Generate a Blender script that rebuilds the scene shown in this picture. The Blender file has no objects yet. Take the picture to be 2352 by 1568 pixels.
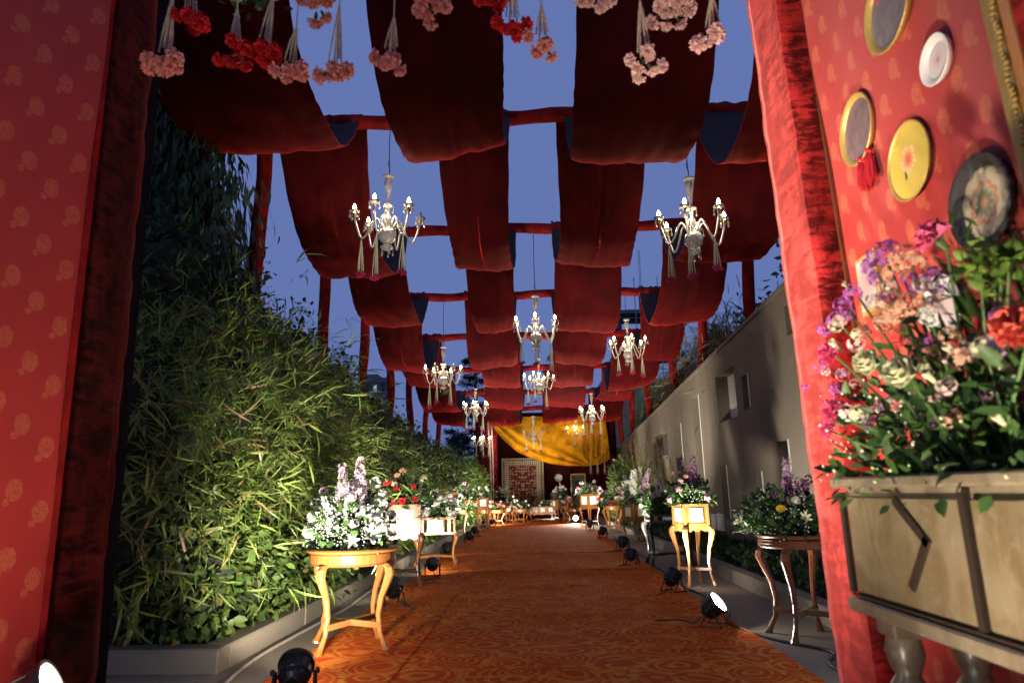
import bpy, math, random
import numpy as np
from mathutils import Vector, Matrix

# ------------------------------------------------------------------ camera
sc = bpy.context.scene
FPX, CAMH = 1492.0, 1.1                       # focal length in photo pixels (2352 wide), camera height
def cam_axes(yaw, pitch, roll):
    y, p, r = map(math.radians, (yaw, pitch, roll))
    f = Vector((math.sin(y)*math.cos(p), math.cos(y)*math.cos(p), math.sin(p)))
    r0 = Vector((math.cos(y), -math.sin(y), 0)); u0 = r0.cross(f)
    return r0*math.cos(r)-u0*math.sin(r), r0*math.sin(r)+u0*math.cos(r), f
CR, CU, CF = cam_axes(-1.9, 13.1, 1.0)
cd = bpy.data.cameras.new('camera'); cam = bpy.data.objects.new('camera', cd); sc.collection.objects.link(cam)
cam.matrix_world = Matrix(((CR.x, CU.x, -CF.x, 0), (CR.y, CU.y, -CF.y, 0), (CR.z, CU.z, -CF.z, CAMH), (0, 0, 0, 1)))
cd.sensor_width = 36; cd.lens = FPX/2352*36; cd.clip_start = .05; cd.clip_end = 2000
cd.dof.use_dof = True; cd.dof.focus_distance = 9.0; cd.dof.aperture_fstop = 2.8
sc.camera = cam
sc.render.resolution_x, sc.render.resolution_y = 1024, 682

# ------------------------------------------------------------------ sky, sun, exposure
w = bpy.data.worlds.new('World'); sc.world = w; w.use_nodes = True
wn = w.node_tree; bg = wn.nodes['Background']
sky = wn.nodes.new('ShaderNodeTexSky'); sky.sky_type = 'NISHITA'; sky.sun_disc = False
sky.sun_elevation = math.radians(1.0); sky.sun_rotation = math.radians(200); sky.ozone_density = 3.0
sc_ = wn.nodes.new('ShaderNodeVectorMath'); sc_.operation = 'SCALE'; sc_.inputs['Scale'].default_value = .05
wn.links.new(sky.outputs[0], sc_.inputs[0])
mx = wn.nodes.new('ShaderNodeMix'); mx.data_type = 'RGBA'; mx.inputs[0].default_value = .88
wn.links.new(sc_.outputs[0], mx.inputs[6]); mx.inputs[7].default_value = (.140, .203, .48, 1)   # blue hour
wn.links.new(mx.outputs[2], bg.inputs[0]); bg.inputs[1].default_value = 1.0
sl = bpy.data.lights.new('sun', 'SUN'); sl.energy = .03; sl.angle = math.radians(20); sl.color = (1, .8, .7)
so = bpy.data.objects.new('sun', sl); sc.collection.objects.link(so); so.rotation_euler = (math.radians(80), 0, math.radians(200))
sc.view_settings.view_transform = 'Standard'; sc.view_settings.look = 'None'
sc.view_settings.exposure = 0; sc.view_settings.gamma = 1
sc.render.engine = 'CYCLES'
cy = sc.cycles; cy.use_denoising = True; cy.max_bounces = 5; cy.diffuse_bounces = 2; cy.glossy_bounces = 2; cy.use_adaptive_sampling = True; cy.adaptive_threshold = .03
cy.transmission_bounces = 4; cy.sample_clamp_indirect = 4; cy.sample_clamp_direct = 0; cy.caustics_reflective = False; cy.caustics_refractive = False
try: cy.use_light_tree = True
except Exception: pass

# ------------------------------------------------------------------ helpers
rnd = random.Random(7); nrng = np.random.default_rng(7)
PI = math.pi; R = math.radians
COL = sc.collection
def ray(x, y): return CR*((x-1176)/FPX) + CU*((784-y)/FPX) + CF
def at(x, y, Y): d = ray(x, y); t = Y/d.y; return Vector((d.x*t, Y, CAMH+d.z*t))
def at_x(x, y, X): d = ray(x, y); t = X/d.x; return Vector((X, d.y*t, CAMH+d.z*t))
def ground(x, y): d = ray(x, y); t = -CAMH/d.z; return Vector((d.x*t, d.y*t, 0))

def thing(name, label, cat, loc=(0, 0, 0), rz=0, group=None):
    o = bpy.data.objects.new(name, None); COL.objects.link(o); o.empty_display_size = .1
    o.location = loc; o.rotation_euler = (0, 0, rz); o['label'] = label; o['category'] = cat
    if group: o['group'] = group
    return o
def tag(o, label=None, cat=None, group=None, kind=None):
    if label: o['label'] = label
    if cat: o['category'] = cat
    if group: o['group'] = group
    if kind: o['kind'] = kind
    return o
def link(name, me, parent=None, loc=None, rot=None, scale=None):
    o = bpy.data.objects.new(name, me); COL.objects.link(o)
    if parent: o.parent = parent
    if loc is not None: o.location = loc
    if rot is not None: o.rotation_euler = rot
    if scale is not None: o.scale = (scale,)*3 if not hasattr(scale, '__len__') else scale
    return o

class MB:
    """collects shapes, links them as one mesh"""
    def __init__(s): s.v = []; s.f = []; s.m = []
    def add(s, vs, fs, mi=0, M=None):
        o = len(s.v)
        for p in vs: s.v.append(tuple(M @ Vector(p)) if M else tuple(p))
        for f in fs: s.f.append(tuple(i+o for i in f)); s.m.append(mi)
        return s
    def box(s, c, d, M=None, mi=0, bev=0):
        x, y, z = (k/2 for k in d); cx, cy_, cz = c
        if bev:
            b = bev; V = []
            for sz in (-1, 1):
                for (ox, oy) in ((-x+b, -y), (x-b, -y), (x, -y+b), (x, y-b), (x-b, y), (-x+b, y), (-x, y-b), (-x, -y+b)):
                    V.append((cx+ox, cy_+oy, cz+sz*(z-b)))
            for sz in (-1, 1):
                for (ox, oy) in ((-x+b, -y+b), (x-b, -y+b), (x-b, y-b), (-x+b, y-b)):
                    V.append((cx+ox, cy_+oy, cz+sz*z))
            F = [(i, (i+1) % 8, 8+(i+1) % 8, 8+i) for i in range(8)]
            for base, top, fl in ((0, 16, 1), (8, 20, 0)):
                q = [(base+0, base+1, top+1, top+0), (base+1, base+2, top+1), (base+2, base+3, top+2, top+1), (base+3, base+4, top+2),
                     (base+4, base+5, top+3, top+2), (base+5, base+6, top+3), (base+6, base+7, top+0, top+3), (base+7, base+0, top+0),
                     (top, top+1, top+2, top+3)]
                F += [t[::-1] if fl else t for t in q]
            return s.add(V, F, mi, M)
        V = [(cx+i*x, cy_+j*y, cz+k*z) for k in (-1, 1) for j in (-1, 1) for i in (-1, 1)]
        return s.add(V, [(0, 2, 3, 1), (4, 5, 7, 6), (0, 1, 5, 4), (2, 6, 7, 3), (0, 4, 6, 2), (1, 3, 7, 5)], mi, M)
    def lathe(s, prof, n=16, M=None, mi=0, wob=None, cap=True):
        V = []; F = []
        for (r, z) in prof:
            for i in range(n):
                a = 2*PI*i/n; k = 1+(wob(a) if wob else 0)
                V.append((r*k*math.cos(a), r*k*math.sin(a), z))
        for j in range(len(prof)-1):
            for i in range(n):
                F.append((j*n+i, j*n+(i+1) % n, (j+1)*n+(i+1) % n, (j+1)*n+i))
        if cap:
            if prof[0][0] > 1e-4: F.append(tuple(range(n-1, -1, -1)))
            if prof[-1][0] > 1e-4: F.append(tuple((len(prof)-1)*n+i for i in range(n)))
        return s.add(V, F, mi, M)
    def tube(s, pts, r, n=6, M=None, mi=0, flat=1.0):
        pts = [Vector(p) for p in pts]; V = []; F = []
        rr = r if hasattr(r, '__len__') else [r]*len(pts)
        up = None
        for k, p in enumerate(pts):
            d = (pts[min(k+1, len(pts)-1)]-pts[max(k-1, 0)]).normalized()
            if up is None: up = Vector((0, 0, 1)) if abs(d.z) < .9 else Vector((1, 0, 0))
            a = d.cross(up); a = a.normalized() if a.length > 1e-6 else Vector((1, 0, 0)); b = a.cross(d); up = b
            for i in range(n):
                t = 2*PI*i/n; V.append(p+a*(rr[k]*math.cos(t))+b*(rr[k]*flat*math.sin(t)))
        for k in range(len(pts)-1):
            for i in range(n): F.append((k*n+i, k*n+(i+1) % n, (k+1)*n+(i+1) % n, (k+1)*n+i))
        F.append(tuple(range(n-1, -1, -1))); F.append(tuple((len(pts)-1)*n+i for i in range(n)))
        return s.add(V, F, mi, M)
    def grid(s, fn, nu, nv, mi=0, M=None, flip=False):
        V = [fn(i/nu, j/nv) for j in range(nv+1) for i in range(nu+1)]
        F = []
        for j in range(nv):
            for i in range(nu):
                q = (j*(nu+1)+i, j*(nu+1)+i+1, (j+1)*(nu+1)+i+1, (j+1)*(nu+1)+i)
                F.append(q[::-1] if flip else q)
        return s.add(V, F, mi, M)
    def ball(s, c, r, n=6, m=4, M=None, mi=0):
        rx, ry, rz = r if hasattr(r, '__len__') else (r, r, r)
        V = [(c[0], c[1], c[2]-rz)]
        for j in range(1, m):
            p = PI*j/m
            for i in range(n):
                a = 2*PI*i/n; V.append((c[0]+rx*math.sin(p)*math.cos(a), c[1]+ry*math.sin(p)*math.sin(a), c[2]-rz*math.cos(p)))
        V.append((c[0], c[1], c[2]+rz)); F = []
        for i in range(n): F.append((0, 1+(i+1) % n, 1+i)); F.append((len(V)-1, 1+(m-2)*n+i, 1+(m-2)*n+(i+1) % n))
        for j in range(m-2):
            for i in range(n): F.append((1+j*n+i, 1+j*n+(i+1) % n, 1+(j+1)*n+(i+1) % n, 1+(j+1)*n+i))
        return s.add(V, F, mi, M)
    def mesh(s, name, mats, smooth=False):
        me = bpy.data.meshes.new(name); me.from_pydata(s.v, [], s.f)
        for m in (mats if isinstance(mats, (list, tuple)) else [mats]): me.materials.append(m)
        if any(s.m): me.polygons.foreach_set('material_index', s.m)
        if smooth: me.polygons.foreach_set('use_smooth', [True]*len(me.polygons))
        me.update(); return me
    def build(s, name, mats, parent=None, smooth=False, loc=None, rot=None):
        return link(name, s.mesh(name, mats, smooth), parent, loc, rot)

def fast_mesh(name, V, F, mats, smooth=False, mi=None):
    me = bpy.data.meshes.new(name); k = F.shape[1]
    me.vertices.add(len(V)); me.vertices.foreach_set('co', np.ascontiguousarray(V, dtype=np.float32).ravel())
    me.loops.add(F.size); me.loops.foreach_set('vertex_index', np.ascontiguousarray(F, dtype=np.int32).ravel())
    me.polygons.add(len(F)); me.polygons.foreach_set('loop_start', np.arange(0, F.size, k, dtype=np.int32))
    try: me.polygons.foreach_set('loop_total', np.full(len(F), k, dtype=np.int32))
    except Exception: pass
    for m in (mats if isinstance(mats, (list, tuple)) else [mats]): me.materials.append(m)
    if mi is not None: me.polygons.foreach_set('material_index', mi.astype(np.int32))
    me.update(calc_edges=True)
    if smooth: me.polygons.foreach_set('use_smooth', np.ones(len(F), dtype=bool))
    return me

# leaf templates: x width, y length, z lift; triangles
T_OVAL = (np.array([(0, 0, 0), (.27, .35, .06), (0, .5, -.02), (-.27, .35, .06), (.2, .72, .03), (-.2, .72, .03), (0, 1, -.1)], float),
          np.array([(0, 1, 2), (0, 2, 3), (1, 4, 2), (3, 2, 5), (4, 6, 2), (5, 2, 6)]))
T_SMALL = (np.array([(0, 0, 0), (.3, .45, .06), (0, 1, -.06), (-.3, .45, .06)], float), np.array([(0, 1, 2), (0, 2, 3)]))
T_BLADE = (np.array([(0, 0, 0), (.037, .3, .0), (-.037, .3, .0), (.031, .65, -.05), (-.031, .65, -.05), (0, 1, -.2)], float),
           np.array([(0, 1, 2), (1, 3, 4), (1, 4, 2), (3, 5, 4)]))
T_LANCE = (np.array([(0, 0, 0), (.09, .3, .03), (-.09, .3, .03), (.075, .65, -.03), (-.075, .65, -.03), (0, 1, -.15)], float),
           np.array([(0, 1, 2), (1, 3, 4), (1, 4, 2), (3, 5, 4)]))
def leaf_mesh(name, pos, axis, nrm, size, tmpl, mats, mi=None):
    tv, tf = tmpl; n = len(pos); k = len(tv)
    axis = axis/np.linalg.norm(axis, axis=1, keepdims=True)
    rt = np.cross(axis, nrm); l = np.linalg.norm(rt, axis=1, keepdims=True); l[l < 1e-6] = 1; rt = rt/l
    nn = np.cross(rt, axis)
    V = (pos[:, None, :] + size[:, None, None]*(tv[None, :, 0:1]*rt[:, None, :] + tv[None, :, 1:2]*axis[:, None, :] + tv[None, :, 2:3]*nn[:, None, :])).reshape(-1, 3)
    F = (tf[None, :, :] + (np.arange(n)*k)[:, None, None]).reshape(-1, 3)
    m = None if mi is None else np.repeat(mi, len(tf))
    return fast_mesh(name, V, F, mats, mi=m)

# ------------------------------------------------------------------ materials
class G:
    def __init__(s, name):
        s.m = bpy.data.materials.new(name); s.m.use_nodes = True; s.t = s.m.node_tree; s.b = s.t.nodes['Principled BSDF']
    def n(s, ty, **kw):
        o = s.t.nodes.new(ty)
        for k, v in kw.items(): setattr(o, k, v)
        return o
    def put(s, sock, v):
        if isinstance(v, bpy.types.NodeSocket): s.t.links.new(v, sock)
        elif v is not None:
            if hasattr(sock.default_value, '__len__') and len(sock.default_value) == 4 and len(v) == 3: v = (*v, 1)
            sock.default_value = v
    def set(s, **kw):
        for k, v in kw.items(): s.put(s.b.inputs[k.replace('_', ' ')], v)
        return s
    def co(s, k='Object'): return s.n('ShaderNodeTexCoord').outputs[k]
    def mth(s, op, a, b=None, c=None):
        o = s.n('ShaderNodeMath', operation=op); s.put(o.inputs[0], a)
        if b is not None: s.put(o.inputs[1], b)
        if c is not None: s.put(o.inputs[2], c)
        return o.outputs[0]
    def sep(s, v): o = s.n('ShaderNodeSeparateXYZ'); s.put(o.inputs[0], v); return o.outputs
    def comb(s, x, y, z): 
        o = s.n('ShaderNodeCombineXYZ'); s.put(o.inputs[0], x); s.put(o.inputs[1], y); s.put(o.inputs[2], z); return o.outputs[0]
    def map(s, v, scale=(1, 1, 1), loc=(0, 0, 0)):
        o = s.n('ShaderNodeMapping'); s.put(o.inputs[0], v); o.inputs['Scale'].default_value = scale; o.inputs['Location'].default_value = loc; return o.outputs[0]
    def noise(s, v, scale, detail=3, rough=.5, dist=0):
        o = s.n('ShaderNodeTexNoise'); s.put(o.inputs['Vector'], v); o.inputs['Scale'].default_value = scale
        o.inputs['Detail'].default_value = detail; o.inputs['Roughness'].default_value = rough; o.inputs['Distortion'].default_value = dist
        return o.outputs[0]
    def vor(s, v, scale, feature='F1', out='Distance', rnd_=1.0):
        o = s.n('ShaderNodeTexVoronoi', feature=feature); s.put(o.inputs['Vector'], v); o.inputs['Scale'].default_value = scale
        o.inputs['Randomness'].default_value = rnd_; return o.outputs[out]
    def ramp(s, f, stops, interp='LINEAR'):
        o = s.n('ShaderNodeValToRGB'); r = o.color_ramp; r.interpolation = interp; s.put(o.inputs[0], f)
        while len(r.elements) < len(stops): r.elements.new(.5)
        for e, (p, c) in zip(r.elements, stops):
            e.position = p; e.color = (c, c, c, 1) if not hasattr(c, '__len__') else (*c[:3], 1)
        return o.outputs[0]
    def mix(s, f, a, b, bl='MIX'):
        o = s.n('ShaderNodeMix', data_type='RGBA', blend_type=bl); s.put(o.inputs[0], f); s.put(o.inputs[6], a); s.put(o.inputs[7], b); return o.outputs[2]
    def bump(s, h, strength=.3, dist=.01):
        o = s.n('ShaderNodeBump'); s.put(o.inputs['Height'], h); o.inputs['Strength'].default_value = strength; o.inputs['Distance'].default_value = dist
        s.put(s.b.inputs['Normal'], o.outputs[0]); return s
    def island(s): return s.n('ShaderNodeNewGeometry').outputs['Random Per Island']
    def step(s, v, a, b): 
        o = s.n('ShaderNodeMapRange', interpolation_type='SMOOTHSTEP'); s.put(o.inputs[0], v); o.inputs[1].default_value = a; o.inputs[2].default_value = b
        return o.outputs[0]

def plain(name, c, rough=.5, metal=0, var=.15, vscale=6, bump=0, bscale=40, **kw):
    g = G(name); v = g.co()
    if var:
        f = g.noise(v, vscale, 4, .6)
        c2 = g.mix(f, tuple(k*(1-var*1.6) for k in c), tuple(min(1, k*(1+var*1.6)) for k in c)); g.set(Base_Color=c2)
    else: g.set(Base_Color=c)
    g.set(Roughness=rough, Metallic=metal, **kw)
    if bump: g.bump(g.noise(v, bscale, 5, .6), bump, .01)
    return g.m
def leafmat(name, c1, c2, c3=None, rough=.45, trans=.25):
    g = G(name); r = g.island()
    st = [(0, c1), (.7, c2)] + ([(.93, c2), (.95, c3)] if c3 else [(1, c2)])
    col = g.ramp(r, st); g.set(Base_Color=col, Roughness=rough, Specular_IOR_Level=.35)
    tr = g.n('ShaderNodeBsdfTranslucent'); g.put(tr.inputs[0], col); ms = g.n('ShaderNodeMixShader'); ms.inputs[0].default_value = trans
    g.t.links.new(g.b.outputs[0], ms.inputs[1]); g.t.links.new(tr.outputs[0], ms.inputs[2])
    g.t.links.new(ms.outputs[0], g.t.nodes['Material Output'].inputs[0]); return g.m
def petal(name, c, c2=None, trans=.3):
    g = G(name); r = g.island(); c2 = c2 or tuple(k*.75 for k in c)
    col = g.mix(r, c, c2); g.set(Base_Color=col, Roughness=.6, Specular_IOR_Level=.2)
    tr = g.n('ShaderNodeBsdfTranslucent'); g.put(tr.inputs[0], col); ms = g.n('ShaderNodeMixShader'); ms.inputs[0].default_value = trans
    g.t.links.new(g.b.outputs[0], ms.inputs[1]); g.t.links.new(tr.outputs[0], ms.inputs[2])
    g.t.links.new(ms.outputs[0], g.t.nodes['Material Output'].inputs[0]); return g.m
def emit(name, c, s):
    g = G(name); g.set(Base_Color=(.8, .8, .8), Emission_Color=c, Emission_Strength=s); return g.m

def velvet(name, c, crush=0, sheen=.5, scale=3, deep=.16, nap=None, naprough=.3):
    g = G(name); v = g.co()
    big = g.noise(v, scale, 3, .5); fine = g.noise(g.map(v, (1, 1, .25)), 45, 3, .6)
    f = g.mth('ADD', g.mth('MULTIPLY', big, .7), g.mth('MULTIPLY', fine, .3))
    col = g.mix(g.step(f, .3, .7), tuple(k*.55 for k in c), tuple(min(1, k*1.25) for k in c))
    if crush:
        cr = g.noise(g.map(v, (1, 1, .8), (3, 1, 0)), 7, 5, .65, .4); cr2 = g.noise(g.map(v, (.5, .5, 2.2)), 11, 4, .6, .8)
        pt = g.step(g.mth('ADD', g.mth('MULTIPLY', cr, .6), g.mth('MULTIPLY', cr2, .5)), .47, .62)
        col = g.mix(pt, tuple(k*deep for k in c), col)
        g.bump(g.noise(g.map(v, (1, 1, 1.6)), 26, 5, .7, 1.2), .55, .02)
    else:
        g.bump(big, .25, .05)
    g.set(Base_Color=col, Roughness=.85, Specular_IOR_Level=.1, Sheen_Weight=sheen, Sheen_Roughness=.35, Sheen_Tint=tuple(min(1, k*3+.02) for k in c))
    if nap:      # pile that lights up at grazing angles
        sh = g.n('ShaderNodeBsdfSheen'); g.put(sh.inputs['Color'], g.mix(f, tuple(k*.6 for k in nap), nap)); sh.inputs['Roughness'].default_value = naprough
        ad = g.n('ShaderNodeAddShader'); g.t.links.new(g.b.outputs[0], ad.inputs[0]); g.t.links.new(sh.outputs[0], ad.inputs[1]); g.t.links.new(ad.outputs[0], g.t.nodes['Material Output'].inputs[0])
    return g.m

def brocade(name):
    g = G(name); x, y, z = g.sep(g.co()); pw, ph = .093, .235      # columns step up by a third of the repeat
    ci = g.mth('FLOOR', g.mth('DIVIDE', x, pw)); fu = g.mth('MULTIPLY', g.mth('SUBTRACT', g.mth('FRACT', g.mth('DIVIDE', x, pw)), .5), pw)
    v = g.mth('DIVIDE', g.mth('SUBTRACT', z, g.mth('MULTIPLY', ci, ph/3)), ph); fv = g.mth('MULTIPLY', g.mth('SUBTRACT', g.mth('FRACT', v), .5), ph)
    def ell(a, b, ox, oy):
        p = g.mth('DIVIDE', g.mth('SUBTRACT', fu, ox), a); q = g.mth('DIVIDE', g.mth('SUBTRACT', fv, oy), b)
        return g.mth('ADD', g.mth('MULTIPLY', p, p), g.mth('MULTIPLY', q, q))
    wob = g.noise(g.co(), 150, 2)
    body = g.mth('LESS_THAN', g.mth('ADD', ell(.029, .041, -.003, .006), g.mth('MULTIPLY', wob, .5)), 1.2)
    stalk = g.mth('LESS_THAN', g.mth('ADD', ell(.012, .014, .022, -.037), g.mth('MULTIPLY', wob, .5)), 1.15)
    msk = g.mth('MAXIMUM', body, stalk)
    lines = g.step(g.mth('ABSOLUTE', g.mth('SUBTRACT', g.noise(g.co(), 105, 1, .5, 1.2), .5)), .02, .07)
    weave = g.noise(g.map(g.co(), (4, 4, 400)), 3, 2)
    big = g.noise(g.co(), 2.2, 3)
    base = g.mix(big, (.29, .016, .014), (.38, .026, .021))
    mot = (.45, .105, .046)
    col = g.mix(g.mth('MULTIPLY', msk, g.mth('MULTIPLY_ADD', lines, .8, .02)), base, mot)
    g.set(Base_Color=col, Roughness=.5, Sheen_Weight=.2, Specular_IOR_Level=.3)
    g.bump(g.mth('ADD', g.mth('MULTIPLY', big, 3), g.mth('MULTIPLY', weave, .05)), .12, .03)
    return g.m

def carpet_mat(name):
    g = G(name); v = g.co(); x, y, z = g.sep(v)
    wx = g.noise(v, 1.3, 2); 
    vec = g.comb(g.mth('ADD', x, g.mth('MULTIPLY', g.mth('SUBTRACT', wx, .5), .35)), g.mth('MULTIPLY', g.mth('ADD', y, g.mth('MULTIPLY', g.mth('SUBTRACT', g.noise(g.map(v, (1, 1, 1), (7, 3, 0)), 1.7, 2), .5), .3)), 1.15), 0)
    d = g.vor(vec, 2.7, 'F1', 'Distance', .7)
    rings = g.mth('SINE', g.mth('MULTIPLY', g.mth('ADD', d, g.mth('MULTIPLY', g.noise(v, 6, 2), .10)), 46))
    arc = g.noise(v, 3.2, 3, .55, 1.6)
    ringm = g.mth('MULTIPLY', g.step(rings, .25, .6), g.step(arc, .30, .42))
    e = g.vor(vec, 2.7, 'DISTANCE_TO_EDGE', 'Distance', .7)
    leafy = g.step(g.mth('SUBTRACT', g.noise(v, 6, 2, .5, 2.0), g.mth('MULTIPLY', e, 1.8)), .40, .46)
    dark = g.step(g.mth('SINE', g.mth('MULTIPLY', g.mth('ADD', d, .035), 46)), .4, .8)
    base = g.mix(g.noise(v, 4, 3), (.58, .060, .012), (.70, .105, .017))
    base = g.mix(g.mth('MULTIPLY', dark, .42), base, (.30, .022, .007))
    c = g.mix(g.mth('MULTIPLY', ringm, .62), base, (.86, .34, .045))
    c = g.mix(g.mth('MULTIPLY', leafy, .5), c, (.84, .33, .045))
    fz = g.noise(v, 260, 2)
    c = g.mix(g.mth('MULTIPLY', fz, .22), c, (.10, .01, .004))
    dirt = g.step(g.noise(v, .7, 4, .6), .45, .75)
    c = g.mix(g.mth('MULTIPLY', dirt, .18), c, (.16, .05, .02))
    g.set(Base_Color=c, Roughness=.95, Specular_IOR_Level=.08); g.bump(g.mth('ADD', fz, g.mth('MULTIPLY', g.noise(v, 1.2, 3), 2.0)), .35, .012)
    return g.m

def plaster_mat(name):
    g = G(name); v = g.co()
    big = g.noise(g.map(v, (1, 1, .35)), .9, 5, .6); st = g.noise(g.map(v, (2.2, 2.2, .12)), 1.6, 4, .6); fine = g.noise(v, 30, 5, .65)
    c = g.mix(big, (.125, .104, .078), (.215, .182, .138)); c = g.mix(g.mth('MULTIPLY', g.step(st, .5, .8), .45), c, (.06, .047, .034))
    patch = g.step(g.noise(v, 2.3, 5, .72), .60, .66); c = g.mix(g.mth('MULTIPLY', patch, .5), c, (.24, .20, .15))
    c = g.mix(g.mth('MULTIPLY', fine, .3), c, (.14, .12, .10))
    g.set(Base_Color=c, Roughness=.9, Specular_IOR_Level=.2); g.bump(g.mth('ADD', fine, g.mth('MULTIPLY', g.noise(v, 4, 4), 1.5)), .4, .012); return g.m
def concrete_mat(name, a=(.19, .16, .12), b=(.33, .285, .22)):
    g = G(name); v = g.co(); c = g.mix(g.noise(v, 1.5, 6, .65), a, b); sp = g.step(g.noise(v, 6, 5, .7), .58, .7)
    c = g.mix(g.mth('MULTIPLY', sp, .4), c, tuple(k*.5 for k in a)); fine = g.noise(v, 70, 4, .7); c = g.mix(g.mth('MULTIPLY', fine, .25), c, tuple(k*.6 for k in a))
    g.set(Base_Color=c, Roughness=.88, Specular_IOR_Level=.25); g.bump(fine, .35, .006); return g.m
def wood_mat(name, a, b, rough=.3, axis=(1, 1, .12), coat=.4):
    g = G(name); v = g.co(); gr_ = g.noise(g.map(v, axis), 34, 4, .6, 1.2); big = g.noise(g.map(v, axis), 7, 3)
    c = g.mix(gr_, a, b); c = g.mix(g.mth('MULTIPLY', g.step(big, .45, .7), .35), c, tuple(k*.6 for k in a))
    wear = g.step(g.noise(v, 19, 5, .7), .66, .72); c = g.mix(g.mth('MULTIPLY', wear, .4), c, tuple(min(1, k*1.5+.05) for k in b))
    g.set(Base_Color=c, Roughness=g.mth('MULTIPLY_ADD', big, .25, rough-.1), Coat_Weight=coat, Coat_Roughness=.18); g.bump(gr_, .08, .004); return g.m

def radial(name, stops, rough=.3, metal=0, petals=None, ax='xz'):
    """pattern printed on a round plate: object coordinates, face in the local xz plane, radius 1"""
    g = G(name); x, y, z = g.sep(g.co()); r = g.mth('SQRT', g.mth('ADD', g.mth('MULTIPLY', x, x), g.mth('MULTIPLY', z, z)))
    if petals:
        a = g.mth('ARCTAN2', z, x); r = g.mth('ADD', r, g.mth('MULTIPLY', g.mth('ABSOLUTE', g.mth('SINE', g.mth('MULTIPLY', a, petals/2))), -.09))
    c = g.ramp(r, stops); c = g.mix(g.mth('MULTIPLY', g.noise(g.co(), 9, 4), .12), c, (.25, .2, .16))
    g.set(Base_Color=c, Roughness=rough, Metallic=metal); return g, c, r

M = {}
M['velvet'] = velvet('red_velvet', (.055, .0015, .0022), 0, .0, 2.2, nap=(1, .05, .045), naprough=.36)
M['crush'] = velvet('crushed_red_velvet', (.40, .024, .024), 1, .3, 3, nap=(.7, .14, .12))
M['crush2'] = velvet('smoothed_red_velvet', (.50, .06, .055), 1, .3, 3, .42, nap=(1, .35, .30))  # lit-side copy of the crushed velvet, extra brightness put into its colour
M['darkvelvet'] = velvet('maroon_velvet', (.04, .003, .003), 0, .0, 2, nap=(.30, .02, .015), naprough=.3)
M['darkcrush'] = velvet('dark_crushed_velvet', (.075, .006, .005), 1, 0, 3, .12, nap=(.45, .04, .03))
M['cloth_red'] = velvet('red_cloth', (.22, .010, .009), 0, .15, 5)
M['lining'] = plain('dark_lining', (.026, .012, .017), .85)
M['black_cloth'] = plain('black_cloth', (.006, .005, .006), .95)
M['brocade'] = brocade('brocade')
M['carpet'] = carpet_mat('orange_carpet')
M['plaster'] = plaster_mat('plaster'); M['concrete'] = concrete_mat('concrete'); M['kerb'] = concrete_mat('kerb_concrete', (.19, .165, .125), (.32, .28, .22))
M['whiteboard'] = plain('white_board', (.62, .60, .55), .7, var=.05)
M['soil'] = plain('soil', (.035, .026, .018), .95, var=.4, vscale=12, bump=.8, bscale=25)
M['earth'] = plain('earth', (.05, .05, .03), .95, var=.4, vscale=2)
M['wood'] = wood_mat('honey_wood', (.17, .057, .014), (.30, .118, .03))
M['wood2'] = wood_mat('pale_wood', (.34, .135, .036), (.48, .22, .065))
M['darkwood'] = wood_mat('dark_wood', (.06, .018, .009), (.13, .045, .02), .25)
M['blackwood'] = wood_mat('black_wood', (.010, .010, .010), (.022, .020, .018), .3)
M['oldpaint'] = wood_mat('worn_cream_wood', (.085, .062, .034), (.19, .15, .092), .4, (1, 1, .3), .3)
M['goldpaint'] = wood_mat('ochre_panel', (.075, .05, .02), (.175, .13, .068), .35, (1, 1, .5), .35)
def aged(name, a, b, c3):
    g = G(name); v = g.co(); n1 = g.noise(g.map(v, (1, 1, .5)), 9, 6, .7, .6); n2 = g.noise(v, 26, 5, .7); st = g.noise(g.map(v, (3, 3, .4)), 6, 4, .6)
    c = g.mix(g.step(n1, .35, .65), a, b); c = g.mix(g.mth('MULTIPLY', g.step(n2, .55, .7), .6), c, c3); c = g.mix(g.mth('MULTIPLY', g.step(st, .55, .75), .5), c, tuple(k*.45 for k in a))
    g.set(Base_Color=c, Roughness=g.mth('MULTIPLY_ADD', n2, .35, .2), Coat_Weight=.25, Coat_Roughness=.25); g.bump(n2, .15, .004); return g.m
M['oldpaint'] = aged('worn_cream_wood', (.115, .09, .058), (.19, .16, .11), (.26, .23, .17))
M['goldpaint'] = aged('ochre_panel', (.11, .078, .038), (.165, .132, .082), (.21, .185, .13))
M['inlay'] = plain('dark_inlay', (.018, .010, .007), .5)
M['plastic'] = plain('black_plastic', (.010, .010, .011), .35, var=.1)
M['rubber'] = plain('black_cable', (.025, .025, .025), .5)
M['whitecable'] = plain('pale_cable', (.35, .32, .28), .5)
M['steel'] = plain('dull_steel', (.3, .3, .3), .4, 1)
M['lens'] = emit('lit_lens', (1, .92, .78), 105)
M['bulb'] = emit('lit_bulb', (1, .78, .48), 60)
M['bulb'].cycles.emission_sampling = 'NONE'     # the candle glow lamp carries its light
M['deadbulb'] = plain('clear_bulb', (.5, .5, .5), .1, var=0, Transmission_Weight=.7)
def crystal():
    g = G('crystal'); f = g.noise(g.co(), 60, 2)
    g.set(Base_Color=(.86, .82, .68), Roughness=.12, Transmission_Weight=.7, IOR=1.45, Specular_IOR_Level=.8); g.bump(f, .5, .004); return g.m
M['crystal'] = crystal()
M['brass'] = plain('aged_brass', (.35, .25, .10), .35, 1)
M['yellow'] = velvet('mustard_satin', (.62, .27, .006), 0, .25, 3)
M['jasmine'] = plain('jasmine_bud', (.62, .50, .34), .6, var=.1)
M['jasmine2'] = plain('pale_bud', (.62, .60, .40), .6, var=.1)
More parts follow.
